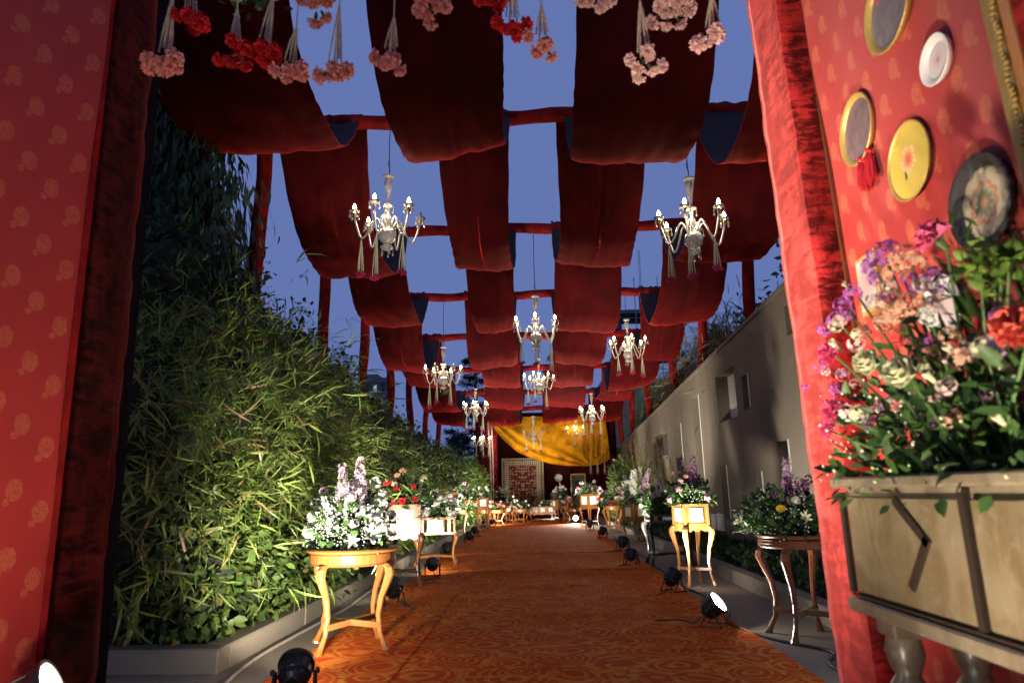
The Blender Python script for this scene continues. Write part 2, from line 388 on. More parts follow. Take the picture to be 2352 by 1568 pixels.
P = {k: petal('petal_'+k, *v) for k, v in dict(
    pink=((.80, .33, .30), (.86, .46, .42)), palepink=((.85, .55, .53), (.90, .68, .64)), red=((.72, .045, .05), (.60, .02, .03)), crimson=((.50, .012, .03), (.62, .03, .06)),
    white=((.82, .82, .76), (.74, .76, .66)), cream=((.78, .76, .52), (.70, .72, .44)), purple=((.20, .05, .16), (.11, .025, .10)), lilac=((.60, .36, .55), (.74, .56, .68)),
    mauve=((.34, .09, .36), (.45, .16, .48)), peach=((.78, .50, .34), (.72, .42, .28)), coral=((.78, .18, .12), (.70, .12, .09)), magenta=((.70, .08, .22), (.78, .16, .30)),
    yellow=((.80, .58, .05), (.75, .48, .03)), hotpink=((.62, .06, .18), (.50, .03, .12))).items()}
L = dict(bamboo=leafmat('bamboo_leaf', (.06, .105, .022), (.20, .27, .06), (.30, .19, .09)), shrub=leafmat('shrub_leaf', (.035, .07, .016), (.09, .14, .03), (.16, .13, .04)),
         dark=leafmat('dark_leaf', (.018, .04, .016), (.04, .075, .025)), tree=leafmat('tree_leaf', (.03, .065, .04), (.06, .11, .055)),
         bright=leafmat('bright_leaf', (.07, .14, .022), (.15, .24, .04)), florist=leafmat('florist_leaf', (.015, .045, .012), (.05, .11, .024)),
         cedar=leafmat('cedar_leaf', (.016, .035, .028), (.03, .055, .04)), dry=leafmat('dry_grass', (.14, .12, .05), (.24, .21, .11)))
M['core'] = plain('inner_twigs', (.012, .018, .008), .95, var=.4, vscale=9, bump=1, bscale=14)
M['bark'] = plain('bark', (.07, .05, .035), .9, var=.3, vscale=14, bump=.7, bscale=30)
M['cane'] = plain('bamboo_cane', (.20, .19, .07), .5, var=.25, vscale=10)
M['stemgreen'] = plain('green_stem', (.06, .13, .03), .6)
# ------------------------------------------------------------------ ground, paving, kerbs
MB().box((0, 300, -.55), (900, 900, 1)).build('ground', M['earth'])['kind'] = 'structure'
b = MB(); b.box((.15, 14.4, -.04), (5.2, 29.2, .08)); b.box((-3.0, 2.2, -.045), (2.2, 4.7, .08))
b.build('paving', M['concrete'])['kind'] = 'structure'
b = MB()
for i in range(17): b.box((-2.16, 4.62+.72+i*1.45, .07), (.18, 1.44, .16), bev=.012)
b.box((-3.2, 4.55, .07), (2.25, .18, .157), bev=.012)
b.build('kerb', M['kerb'])['kind'] = 'structure'
b = MB()
for i in range(17): b.box((2.42, 3.2+.72+i*1.45, .07), (.18, 1.44, .16), bev=.012)
b.build('kerb', M['kerb'])['kind'] = 'structure'
def soil_bed(x0, x1, y0, y1):
    def fn(u, v):
        x = x0+(x1-x0)*u; y = y0+(y1-y0)*v
        return (x, y, .09+.03*math.sin(x*7+y*3)+.02*math.sin(y*11-x*5))
    b = MB(); b.grid(fn, 8, 90); b.build('soil', M['soil'], smooth=True)['kind'] = 'structure'
soil_bed(-4.6, -2.2, 4.6, 30); soil_bed(2.46, 3.36, 3, 30)

# ------------------------------------------------------------------ carpet runner, laid in lengths
def carpet(name_label, x0, x1, y0, y1, z):
    def fn(u, v):
        x = x0+(x1-x0)*u; y = y0+(y1-y0)*v
        e = .012*math.sin(y*1.7+x0)*(1 if u in (0, 1) else .3)
        return (x+e, y, z+.004*math.sin(x*3.1+y*2.3)*math.sin(y*.9)+.002*math.sin(y*7))
    b = MB(); nu = 10; nv = max(8, int((y1-y0)*4)); b.grid(fn, nu, nv)
    b.grid(lambda u, v: (fn(u, 0)[0], fn(u, 0)[1], fn(u, 0)[2]-.012*(1-v)), nu, 1)
    o = b.build('carpet', M['carpet'], smooth=False); tag(o, name_label, 'carpet', 'lengths of the carpet runner'); return o
carpet('near main length of swirl patterned orange carpet down the middle of the aisle', -.93, 1.63, 1.0, 9.75, .016)
carpet('narrow strip of orange swirl carpet under the front left round table', -1.66, -.9, 1.0, 9.95, .022)
carpet('middle short length of orange carpet between the two cross seams', -1.68, 1.64, 9.78, 12.4, .028)
carpet('far length of orange carpet running up to the end pavilion', -1.68, 1.66, 12.36, 27.2, .034)

# ------------------------------------------------------------------ canopy frame: posts and cross beams
BY = [4.9, 7.9, 11, 14, 16.9, 19.9, 23.1, 26]; BZ = [6.38, 6.06, 5.75, 5.43, 5.18, 4.87, 4.60, 4.39]
LX = [-3.62, -3.61, -3.70, -3.77, -3.83, -3.84, -3.87, -3.89]; RX = [3.85, 3.85, 3.83, 3.69, 3.62, 3.5, 3.44, 3.4]
ORD = ['nearest', 'second', 'third', 'fourth', 'fifth', 'sixth', 'seventh', 'eighth']
def post(x, y, h, side, k):
    r0 = random.Random(k*7+(1 if side == 'left' else 50)); n = 14; V = []; F = []; seg = 16
    for j in range(seg+1):
        z = h*j/seg; ox = .02*math.sin(j*.9+k)+(.03 if side == 'left' else -.03)*math.sin(j*.5+k*2)
        for i in range(n):
            a = 2*PI*i/n; rr = .095*(1+.16*math.sin(3*a+j*.4+k)+.08*math.sin(7*a-j*.9)+r0.uniform(-.03, .03))
            V.append((ox+rr*math.cos(a), rr*math.sin(a), z))
    for j in range(seg):
        for i in range(n): F.append((j*n+i, j*n+(i+1) % n, (j+1)*n+(i+1) % n, (j+1)*n+i))
    F.append(tuple(seg*n+i for i in range(n)))
    b = MB(); b.add(V, F); o = b.build('post', M['cloth_red'], smooth=True, loc=(x, y, 0))
    tag(o, f'red cloth wrapped canopy post, {ORD[k-1]} on the {side} side behind the {"hedge" if side == "left" else "wall"}', 'post', 'canopy posts'); return o
def beam(k):
    n = 12; seg = 40; V = []; F = []; xa, xb = LX[k]-.1, RX[k]+.1
    for j in range(seg+1):
        x = xa+(xb-xa)*j/seg; dz = .02*math.sin(j*.8+k*3)
        for i in range(n):
            a = 2*PI*i/n; c, s = math.cos(a), math.sin(a); e = (abs(c)**4+abs(s)**4)**-.25
            rr = .085*e*(1+.06*math.sin(j*1.7+i*2.1+k)); V.append((x, rr*c, rr*s+dz))
    for j in range(seg):
        for i in range(n): F.append((j*n+i, j*n+(i+1) % n, (j+1)*n+(i+1) % n, (j+1)*n+i))
    F.append(tuple(range(n))); F.append(tuple(seg*n+i for i in reversed(range(n))))
    o = MB().add(V, F).build('crossbeam', M['cloth_red'], smooth=True, loc=(0, BY[k], BZ[k]))
    tag(o, f'red cloth wrapped canopy crossbeam, {ORD[k-1] if k else "the one just overhead"} counting from the gate', 'beam', 'canopy crossbeams')
for k in range(1, 8):
    beam(k); post(LX[k], BY[k], BZ[k], 'left', k)
    if k > 1: post(RX[k], BY[k], BZ[k], 'right', k-1)
beam(0)

# ------------------------------------------------------------------ velvet swags slung between the beams
SAG = [[1.17, 1.32, 1.51, 1.53], [1.46, 1.39, 1.37, 1.36], [1.18, 1.37, 1.4, 1.28], [1.33, 1.27, 1.24, 1.17], [.94, 1.0, 1.02, 1.13], [1.02, .96, .93, .74], [.95, 1.0, .9, .91]]
XR = [[(-3.95, -2.26), (-1.52, -.22), (.48, 1.84), (2.2, 3.75)], [(-3.45, -2.2), (-1.25, -.26), (.38, 1.62), (2.3, 3.7)],
      [(-3.45, -2.3), (-1.2, -.33), (.42, 1.66), (2.38, 3.6)], [(-3.7, -2.5), (-1.53, -.37), (.5, 1.69), (2.42, 3.52)],
      [(-3.72, -2.45), (-1.5, -.33), (.5, 1.7), (2.1, 3.42)], [(-3.8, -2.45), (-1.58, -.33), (.33, 1.64), (2.1, 3.2)], [(-3.8, -2.6), (-1.8, -.5), (.28, 1.62), (1.92, 3.25)]]
CN = ['far left', 'centre left', 'centre right', 'far right']; RN = ['nearest', 'second', 'third', 'fourth', 'fifth', 'sixth', 'last']
def swag(r, c):
    rr = random.Random(r*10+c); (xa, xb) = XR[r][c]; s = SAG[r][c]; y0, y1, z0, z1 = BY[r], BY[r+1], BZ[r], BZ[r+1]
    ph = [rr.uniform(0, 6.28) for _ in range(8)]; tw = rr.uniform(-.07, .07); skew = rr.uniform(-.2, .2)
    def p(u, t, th):
        k = 1-abs(2*t-1)**3.0
        x = xa+(xb-xa)*u + .035*math.sin(t*5+ph[0])*(1 if u > .5 else -1)*k - (u-.5)*.06*k
        e = (2*u-1); x += .0035*math.sin(t*83+ph[3]+2*math.sin(t*17))*abs(e)**10*(1 if u > .5 else -1)
        z = z0+(z1-z0)*t - s*k*(1+tw*e) + .10+ .05*k*abs(e)**6 + .012*math.sin(u*9+ph[1]+t*3)*k + .010*math.sin(u*21+ph[2]-t*4)*(1-k*.4)+.006*math.sin(u*37+t*9+ph[3])+(1-k)*(.022*math.sin(u*26+ph[5])+.014*math.sin(u*47+ph[6]+t*6))+.016*math.sin(t*7+ph[7])*e+.005*math.sin(t*61+ph[2]+u*9)*abs(e)**6
        y = y0+(y1-y0)*t + skew*e*k*.6 + .01*math.sin(u*14+ph[4])*k
        dy = (y1-y0); dzdt = (z1-z0)+s*6*abs(2*t-1)**2.0*(1 if t > .5 else -1)
        n = Vector((0, -dzdt, dy)).normalized()
        return (x, y+n.y*th, z+n.z*th)
    b = MB(); nu, nv = 26, 76
    b.grid(lambda u, v: p(u, v, 0), nu, nv, 0, flip=True); b.grid(lambda u, v: p(u, v, .012), nu, nv, 1)
    for u0 in (0, 1): b.grid(lambda u, v: p(u0, v, .012*u), 1, nv, 0, flip=bool(u0))
    o = b.build('velvet_swag', [M['velvet'], M['lining']], smooth=True)
    tag(o, f'dark red velvet swag, {CN[c]} column, {RN[r]} row from the gate', 'drape', 'velvet canopy swags')
for r in range(7):
    for c in range(4): swag(r, c)

# ------------------------------------------------------------------ plaster wall on the right with slots and niches
WX = 3.35
def wall_top(y): return 3.72-.0506*(y-8.08)
holes = [(10.85, 12.0, 2.27, 3.12, 1), (7.95, 8.45, 3.05, 3.45, 1), (10.15, 10.5, 2.33, 2.86, 0), (13.3, 13.9, .5, 3.0, 0), (16.8, 18.5, 1.98, 2.57, 1), (15.1, 15.95, 1.77, 2.6, 0),
         (8.8, 9.25, 1.1, 1.73, 0), (11.75, 12.2, .59, 1.51, 0), (22.3, 23.1, 1.6, 2.35, 0), (19.8, 20.5, 1.2, 2.1, 0), (9.95, 10.25, .8, 1.35, 0), (14.4, 14.75, .7, 1.7, 0)]
b = MB(); ys = sorted({3.0, 27.3} | {h[0] for h in holes} | {h[1] for h in holes} | {4+i for i in range(23)})
for ya, yb in zip(ys, ys[1:]):
    if yb-ya < 1e-6: continue
    zs = sorted({-.1} | {z for h in holes if h[0] < (ya+yb)/2 < h[1] for z in (h[2], h[3])}); zs.append(None)
    for za, zb in zip(zs, zs[1:]):
        if zb is not None and any(h[0] < (ya+yb)/2 < h[1] and h[2] < (za+zb)/2 < h[3] for h in holes): continue
        t0, t1 = (zb, zb) if zb is not None else (wall_top(ya), wall_top(yb))
        b.add([(WX, ya, za), (WX, ya, t0), (WX, yb, t1), (WX, yb, za)], [(0, 1, 2, 3)])
for (y0, y1, z0, z1, wb) in holes:
    X2 = WX+.26
    b.add([(WX, y0, z0), (WX, y1, z0), (WX, y1, z1), (WX, y0, z1), (X2, y0, z0), (X2, y1, z0), (X2, y1, z1), (X2, y0, z1)],
          [(0, 1, 5, 4), (1, 2, 6, 5), (2, 3, 7, 6), (3, 0, 4, 7), (4, 5, 6, 7)])
b.add([(WX, 3, -.1), (WX+.4, 3, -.1), (WX+.4, 3, wall_top(3)), (WX, 3, wall_top(3))], [(0, 1, 2, 3)])
b.add([(WX+.4, 3, -.1), (WX+.4, 27.3, -.1), (WX+.4, 27.3, wall_top(27.3)), (WX+.4, 3, wall_top(3))], [(0, 1, 2, 3)])
b.add([(WX, 27.3, -.1), (WX+.4, 27.3, -.1), (WX+.4, 27.3, wall_top(27.3)), (WX, 27.3, wall_top(27.3))], [(0, 1, 2, 3)])
wl = thing('boundary_wall', 'tall taupe plaster wall with sloping top and narrow niches along the right bed', 'wall')
b.build('plaster_face', M['plaster'], wl)
cp = MB()
for i in range(24):
    ya, yb = 3+i*1.012, 3+(i+1)*1.012-.004
    cp.add([(WX-.03, ya, wall_top(ya)-.02), (WX+.43, ya, wall_top(ya)-.02), (WX+.43, yb, wall_top(yb)-.02), (WX-.03, yb, wall_top(yb)-.02),
            (WX-.03, ya, wall_top(ya)+.04), (WX+.43, ya, wall_top(ya)+.04), (WX+.43, yb, wall_top(yb)+.04), (WX-.03, yb, wall_top(yb)+.04)],
           [(0, 3, 2, 1), (4, 5, 6, 7), (0, 1, 5, 4), (1, 2, 6, 5), (2, 3, 7, 6), (3, 0, 4, 7)])
cp.build('coping', M['plaster'], wl)
for (y0, y1, z0, z1, wb) in holes:
    if wb: MB().box((WX+.235, (y0+y1)/2, (z0+z1)/2), (.03, y1-y0-.02, z1-z0-.02)).build('window_board', M['whiteboard'], wl)
    else: MB().box((WX+.01, y0+.012, (z0+z1)/2), (.045, .025, z1-z0)).build('lit_edge_strip', M['whiteboard'], wl)  # added white strip, paints the lit edge of each slot
for y, z in ((12.35, .52), (12.75, .5)):
    o = thing('socket_box', f'white electric socket box low on the plaster wall, {"nearer" if y < 12.5 else "farther"} of two', 'socket', (WX-.03, y, z), group='wall sockets')
    MB().box((0, 0, 0), (.06, .3, .3), bev=.01).build('casing', M['whiteboard'], o); MB().box((-.034, 0, 0), (.01, .2, .2), bev=.003).build('cover', M['whiteboard'], o)

# ------------------------------------------------------------------ entrance gate: pillars, brocade wings, lintel
def crushed_box(name, x0, x1, y0, y1, h, mat, label, bumps=.012, cat='pillar'):
    pr = [(x0, y0), (x1, y0), (x1, y1), (x0, y1)]; ring = []
    for i in range(4):
        (ax, ay), (bx, by) = pr[i], pr[(i+1) % 4]; L_ = math.hypot(bx-ax, by-ay); m = max(3, int(L_/.05))
        for k in range(m): ring.append((ax+(bx-ax)*k/m, ay+(by-ay)*k/m))
    n = len(ring); seg = 70; cx, cy_ = (x0+x1)/2, (y0+y1)/2; V = []; F = []
    r0 = random.Random(3)
    for j in range(seg+1):
        for i, (x, y) in enumerate(ring):
            k = bumps*(math.sin(j*.53+i*1.3)*.5+math.sin(j*1.7-i*.8)*.3+r0.uniform(-.35, .35)); d = math.hypot(x-cx, y-cy_)
            V.append((x+(x-cx)/d*k, y+(y-cy_)/d*k, h*j/seg))
    for j in range(seg):
        for i in range(n): F.append((j*n+i, j*n+(i+1) % n, (j+1)*n+(i+1) % n, (j+1)*n+i))
    F.append(tuple(seg*n+i for i in range(n)))
    bb = MB().add(V, F)
    if isinstance(mat, (list, tuple)): ex = [ring[i][0] < x0+1e-6 and ring[(i+1) % n][0] < x0+1e-6 for i in range(n)]; bb.m = [1 if ex[i] else 0 for j in range(seg) for i in range(n)]+[0]  # left side takes the second material, the copy painted as lit
    o = bb.build(name, mat, smooth=True); tag(o, label, cat); return o
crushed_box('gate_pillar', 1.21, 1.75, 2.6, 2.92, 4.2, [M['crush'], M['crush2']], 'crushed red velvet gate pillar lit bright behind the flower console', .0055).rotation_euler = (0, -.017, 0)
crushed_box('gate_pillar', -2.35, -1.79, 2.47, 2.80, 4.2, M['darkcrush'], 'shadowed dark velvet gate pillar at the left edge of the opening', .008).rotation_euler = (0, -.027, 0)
def fold_curtain():
    b = MB(); n = 34
    b.grid(lambda u, v: (-1.83-.03*math.sin(u*26+v*2)-.04*u, 2.82+.14*u, 4.1*v), n, 30)
    b.grid(lambda u, v: (-1.86-.03*math.sin(u*26+v*2)-.04*u, 2.82+.14*u, 4.1*v), n, 30, flip=True)
    oc = b.build('black_curtain', M['black_cloth'], smooth=True); oc.rotation_euler = (0, -.027, 0)
    tag(oc, 'narrow black curtain hanging behind the left gate pillar', 'curtain')
fold_curtain()
def wing(name, p0, p1, h, label, flip):
    # local x runs along the panel, y is its thickness, z up
    d = Vector(p1)-Vector(p0); Lw = d.length; rz = math.atan2(d.y, d.x)
    o = thing(name, label, 'panel', (p0[0], p0[1], 0), rz)
    o.rotation_euler = (Matrix.Rotation(-.027 if flip else -.017, 3, 'Y') @ Matrix.Rotation(rz, 3, 'Z')).to_euler()
    sgn = 1 if flip else -1
    def fn(u, v):
        x = Lw*u; z = h*v; e = .008*math.sin(z*2.3+x*3)+.006*math.sin(x*9-z*1.3)+.003*math.sin(x*23+z*7)
        return (x, sgn*(.02+e), z)
    b = MB(); b.grid(fn, 30, 60, flip=flip); b.build('brocade_cloth', M['brocade'], o, smooth=True)
    MB().box((Lw/2, -sgn*.03, h/2), (Lw, .05, h-.01)).build('backing_board', M['darkwood'], o)
    MB().box((-.012, 0, h/2), (.02, .05, h)).build('edge_batten', M['cloth_red' if flip else 'darkwood'], o)
    return o
wing('brocade_wing', (-1.80, 2.45), (-2.42, 1.0), 4.0, 'red brocade cloth panel with gold motifs at the left edge of the picture', True)
wing('brocade_wing', (1.345, 2.575), (1.235, .6), 4.0, 'red brocade cloth panel hung with plates on the right of the gate', False)
MB().box((-.3, 2.42, 3.98), (4.6, .3, .24), bev=.02).build('gate_lintel', M['cloth_red'])
tag(bpy.data.objects['gate_lintel'], 'red wrapped lintel over the gate from which the flower tassels hang', 'lintel')
# ------------------------------------------------------------------ planting
def unit(a): return a/np.maximum(np.linalg.norm(a, axis=1, keepdims=True), 1e-9)
def blob_points(g, blobs, n, lo=.8, hi=1.05):
    wts = np.array([(b[1][0]*b[1][1]+b[1][1]*b[1][2]+b[1][0]*b[1][2]) for b in blobs]); wts /= wts.sum()
    ix = g.choice(len(blobs), n, p=wts); c = np.array([b[0] for b in blobs])[ix]; r = np.array([b[1] for b in blobs])[ix]
    d = unit(g.normal(size=(n, 3))); lump = 1+.12*np.sin(d[:, 0]*7+ix)+.12*np.sin(d[:, 1]*9+ix*2)+.1*np.sin(d[:, 2]*8)
    pos = c+d*r*(g.uniform(lo, hi, n)*lump)[:, None]; out = unit(d/r)
    return pos, out
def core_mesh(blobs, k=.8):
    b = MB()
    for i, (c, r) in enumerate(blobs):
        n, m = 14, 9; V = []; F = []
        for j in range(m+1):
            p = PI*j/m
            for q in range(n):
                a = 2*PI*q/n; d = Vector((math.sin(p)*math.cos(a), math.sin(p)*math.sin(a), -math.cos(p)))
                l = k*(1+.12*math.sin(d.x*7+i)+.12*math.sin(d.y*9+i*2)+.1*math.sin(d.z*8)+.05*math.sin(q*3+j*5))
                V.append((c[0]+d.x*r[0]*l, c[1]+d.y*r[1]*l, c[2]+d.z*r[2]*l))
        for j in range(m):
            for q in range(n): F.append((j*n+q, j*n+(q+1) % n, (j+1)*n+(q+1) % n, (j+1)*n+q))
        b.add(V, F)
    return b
def plant(name, label, cat, blobs, n, size, tmpl, leafm, seed, group=None, mode='out', core=.78, stems=3, stemmat='bark', base=None, spread=.6, spray=1, ext=None):
    g = np.random.default_rng(seed); cx = float(np.mean([b[0][0] for b in blobs])); cy_ = float(np.mean([b[0][1] for b in blobs]))
    o = thing(name, label, cat, base or (cx, cy_, .08), group=group); ox, oy, oz = o.location
    bl = [((c[0]-ox, c[1]-oy, c[2]-oz), r) for c, r in blobs]
    m = max(1, n//spray); pos, out = blob_points(g, bl, m)
    if ext is not None: pos = pos+out*(g.exponential(ext, m))[:, None]
    if spray > 1:
        main = unit(out*1.0+g.normal(size=(m, 3))*.5+np.array([0, 0, -.15])); pos = np.repeat(pos, spray, 0); main = np.repeat(main, spray, 0); out = np.repeat(out, spray, 0)
        ax = unit(main+g.normal(size=main.shape)*.55+np.array([0, 0, -.25])); pos = pos+main*(g.uniform(0, .16, len(pos)))[:, None]
    else:
        down = {'out': -.15, 'droop': -1.1, 'up': .6}[mode]; ax = unit(out+g.normal(size=out.shape)*spread+np.array([0, 0, down]))
    nr = unit(out+np.array([0, 0, .5])+g.normal(size=out.shape)*.5); sz = g.uniform(size[0], size[1], len(pos))
    me = leaf_mesh('foliage', pos, ax, nr, sz, tmpl, leafm); f = link('foliage', me, o); f['kind'] = 'stuff'
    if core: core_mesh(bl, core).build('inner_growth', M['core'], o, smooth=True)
    for i in range(stems):
        c, r = bl[i % len(bl)]; a = g.uniform(0, 6.28); p0 = (g.uniform(-.15, .15), g.uniform(-.15, .15), -.05)
        MB().tube([p0, (c[0]*.5+math.cos(a)*.1, c[1]*.5+math.sin(a)*.1, c[2]*.5), (c[0], c[1], c[2]+r[2]*.5)], [.03, .022, .01], 6).build('stem', M[stemmat], o)
    if name == 'bamboo':
        for i in range(14):
            a = g.uniform(-1.2, 1.2); q = g.uniform(.5, 1.05); c, r = bl[i % len(bl)]
            e = Vector((c[0]+r[0]*1.25*math.cos(a)*q, c[1]+r[1]*1.1*math.sin(a)*q, c[2]+r[2]*g.uniform(-.1, .95))); p0 = Vector((g.uniform(-.2, .2), g.uniform(-.4, .4), 0)); md = Vector((p0.x*.6+e.x*.4, p0.y*.6+e.y*.4, e.z*.85))
            MB().tube([p0, (p0+md)/2+Vector((0, 0, .15)), md, (md+e)/2+Vector((0, 0, .06)), e], [.012, .011, .009, .006, .003], 5).build('cane', M['cane'], o)
    return o
# bamboo spilling over the left kerb
for i, (y, x, z, rz, n) in enumerate([(4.75, -2.95, 1.45, .75, 8500), (5.75, -2.85, 1.62, .85, 11500), (6.9, -2.82, 1.75, .85, 12500), (8.0, -2.85, 1.55, .75, 9000)]):
    plant('bamboo', f'{["dim", "tall", "brightly lit", "farther"][i]} leafy bamboo clump leaning over the left kerb, {ORD[i]} from the gate', 'bamboo',
          [((x, y, z), (.55, .75, rz)), ((x+.1, y+.2, z-.5), (.5, .7, .5)), ((x-.2, y-.1, z+.45), (.45, .55, .45))], n, (.08, .26), T_BLADE, L['bamboo'], 100+i, 'bamboo clumps by the left kerb', core=.72, stemmat='cane', stems=5, spray=6, ext=.17)
# round leaved shrubs under the bamboo
for i, (y, x, z, r) in enumerate([(4.95, -2.55, .55, .42), (5.6, -2.5, .5, .45), (6.3, -2.5, .55, .45), (7.1, -2.45, .5, .42), (7.9, -2.5, .5, .4)]):
    plant('shrub', f'low round leaved shrub under the bamboo at the left kerb, {ORD[i]} from the gate', 'shrub', [((x, y, z), (r*.8, r*1.05, r*1.1)), ((x-.2, y+.2, z+.25), (r*.8, r, r))],
          2300, (.05, .115), T_OVAL, L['shrub'], 200+i, 'low shrubs by the left kerb', core=.8, ext=.05)
# tall clipped growth behind
for i, (y, x, z, rx, ry, rz) in enumerate([(5.6, -3.75, 1.7, .8, 1.0, 1.75), (7.2, -3.75, 1.7, .8, 1.1, 1.75), (8.9, -3.65, 1.65, .8, 1.1, 1.55), (10.8, -3.6, 1.55, .8, 1.3, 1.5), (13.1, -3.6, 1.4, .8, 1.4, 1.4), (15.8, -3.6, 1.35, .8, 1.6, 1.3), (18.9, -3.6, 1.3, .8, 1.8, 1.25), (22.5, -3.6, 1.25, .8, 2.0, 1.2), (26.3, -3.7, 1.2, .9, 2.0, 1.2)]):
    plant('tall_hedge', f'tall dark hedge bush behind the left planting, {(ORD+["ninth"])[i]} from the gate', 'hedge', [((x, y, z), (rx, ry, rz)), ((x+.1, y+.5, z+.35), (rx*.8, ry*.7, rz*.9))], int(9000 if i < 4 else 5500), (.05, .12), T_SMALL, L['shrub' if i > 3 else 'dark'], 300+i, 'tall hedge bushes on the left', core=.86, ext=.06)
# mid shrubs along the aisle, lit by the floor lamps
for i, (y, x, z, r) in enumerate([(9.3, -2.7, .8, .75), (10.9, -2.75, .9, .8), (12.6, -2.7, .85, .8), (14.4, -2.65, .9, .8), (16.3, -2.6, .9, .8), (18.3, -2.6, .95, .85), (20.3, -2.5, .95, .85), (22.2, -2.4, .9, .8), (24, -2.45, 1.0, .85)]):
    lm = ('bamboo', T_BLADE, (.10, .22), 5) if i in (0, 1) else ('bright' if i > 5 else 'shrub', T_LANCE, (.07, .15), 1)
    plant('border_shrub', f'lamp lit leafy border shrub beside the aisle on the left, {(ORD+["ninth"])[i]} past the bamboo', 'shrub', [((x, y, z), (r*.75, r*1.2, r)), ((x+.05, y+.3, z+.6), (r*.55, r*.8, r*.75))], 4200, lm[2], lm[1], L[lm[0]], 400+i, 'border shrubs on the left', spray=lm[3], core=.8, ext=.07)
# weeping tree at the upper left
def tree(name, label, base, h, blobs, n, size, tmpl, leafm, seed, mode='out', core=0, tr=.14, limbs=6, spread=.6, ext=.1, group=None):
    g = np.random.default_rng(seed); o = thing(name, label, 'tree', base, group=group)
    tb = MB(); pts = [(.08*math.sin(k*1.3+seed), .08*math.cos(k*1.1+seed), h*k/8) for k in range(9)]
    tb.tube(pts, [tr*(1-.09*k) for k in range(9)], 9); trunk = tb.build('trunk', M['bark'], o, smooth=True)
    for i in range(limbs):
        c, r = blobs[i % len(blobs)]; z0 = h*(.4+.55*i/limbs); p0 = Vector((0, 0, z0)); p1 = Vector(c)+Vector((g.uniform(-.5, .5)*r[0], g.uniform(-.5, .5)*r[1], g.uniform(-.2, .4)*r[2]))
        mid = (p0+p1)/2+Vector((0, 0, .15)); MB().tube([p0, mid, p1], [tr*.4, tr*.25, tr*.08], 6).build('limb', M['bark'], o)
    pos, out = blob_points(g, blobs, n, .45, 1.08); pos = pos+out*g.exponential(ext, n)[:, None]
    down = {'out': -.2, 'droop': -1.7, 'up': .5}[mode]
    ax = unit(out*(.4 if mode == 'droop' else 1)+g.normal(size=out.shape)*(.35 if mode == 'droop' else spread)+np.array([0, 0, down]))
    me = leaf_mesh('crown', pos, ax, unit(out+g.normal(size=out.shape)*.6), g.uniform(size[0], size[1], n), tmpl, leafm); c = link('crown', me, o); c['kind'] = 'stuff'
    if core: core_mesh(blobs, core).build('inner_growth', M['core'], o, smooth=True)
    return o
tree('weeping_tree', 'tall dark weeping tree with hanging leaves beside the left gate pillar', (-4.3, 6.9, 0), 6.3, [((.1, .2, 4.3), (.75, .9, 1.5)), ((.35, .1, 3.6), (.5, .7, 1.0)), ((0, 0, 5.6), (.6, .7, 1.0)), ((-.5, -.6, 4.2), (.7, .8, 1.6))], 9500, (.14, .26), T_LANCE, L['tree'], 11, 'droop', core=.6, ext=.08)
for i, (bx, by, h, r) in enumerate([(-6.0, 12, 3.4, 1.1), (-6.5, 16, 3.6, 1.2), (-7, 22, 3.9, 1.4)]):
    tree('background_tree', f'small dark tree showing above the left hedge, {ORD[i]} from the gate', (bx, by, -.05), h, [((0, 0, h*.75), (r, r, r*.8)), ((r*.5, .3, h*.55), (r, r, r*.8))], 3500, (.08, .16), T_LANCE, L['tree'], 20+i, core=.6, group='trees beyond the left hedge')
# layered cedars far beyond the hedge
def cedar(label, base, h, w_, seed):
    g = np.random.default_rng(seed); o = thing('cedar', label, 'tree', base, group='cedars beyond the hedge')
    MB().tube([(0, 0, 0), (.1, 0, h*.5), (0, 0, h)], [.25, .16, .03], 8).build('trunk', M['bark'], o)
    P_, A_, N_ = [], [], []; lb = MB()
    for k in range(26):
        z = h*(.18+.8*k/26); rad = w_*(1-.75*k/26)*g.uniform(.6, 1.1); a = k*2.4+g.uniform(-.3, .3); d = np.array([math.cos(a), math.sin(a), .12])
        lb.tube([(0, 0, z), tuple(d*rad*.6+np.array([0, 0, z])), tuple(d*rad+np.array([0, 0, z-.1]))], [.05, .03, .01], 5)
        n = 210; t = g.uniform(.15, 1, n); side = g.normal(size=n)*.33*rad*(1.1-t*.5); pr = np.array([-math.sin(a), math.cos(a), 0])
        p = d[None, :]*(rad*t)[:, None]+pr[None, :]*side[:, None]+np.array([0, 0, z])+g.normal(size=(n, 3))*np.array([.05, .05, .07]); P_.append(p)
        A_.append(unit(d[None, :]+pr[None, :]*np.sign(side)[:, None]*.7+g.normal(size=(n, 3))*.4)); N_.append(np.tile([0, 0, 1.], (n, 1))+g.normal(size=(n, 3))*.3)
    lb.build('limbs', M['bark'], o)
    me = leaf_mesh('crown', np.vstack(P_), np.vstack(A_), np.vstack(N_), g.uniform(.25, .5, 26*210), T_LANCE, L['cedar']); link('crown', me, o)['kind'] = 'stuff'
c0 = at(1092, 1100, 40); cedar('tall layered dark cedar seen behind the lower left chandeliers', (c0.x, 40, -.05), 9.6, 2.2, 5)
c0 = at(1052, 1100, 46); cedar('lower spreading dark cedar just right of the left posts', (c0.x, 46, -.05), 5.6, 2.6, 6)
c0 = at(1290, 1100, 44); cedar('dark cedar glimpsed through the canopy above the pavilion', (c0.x, 44, -.05), 10.6, 2.2, 8)
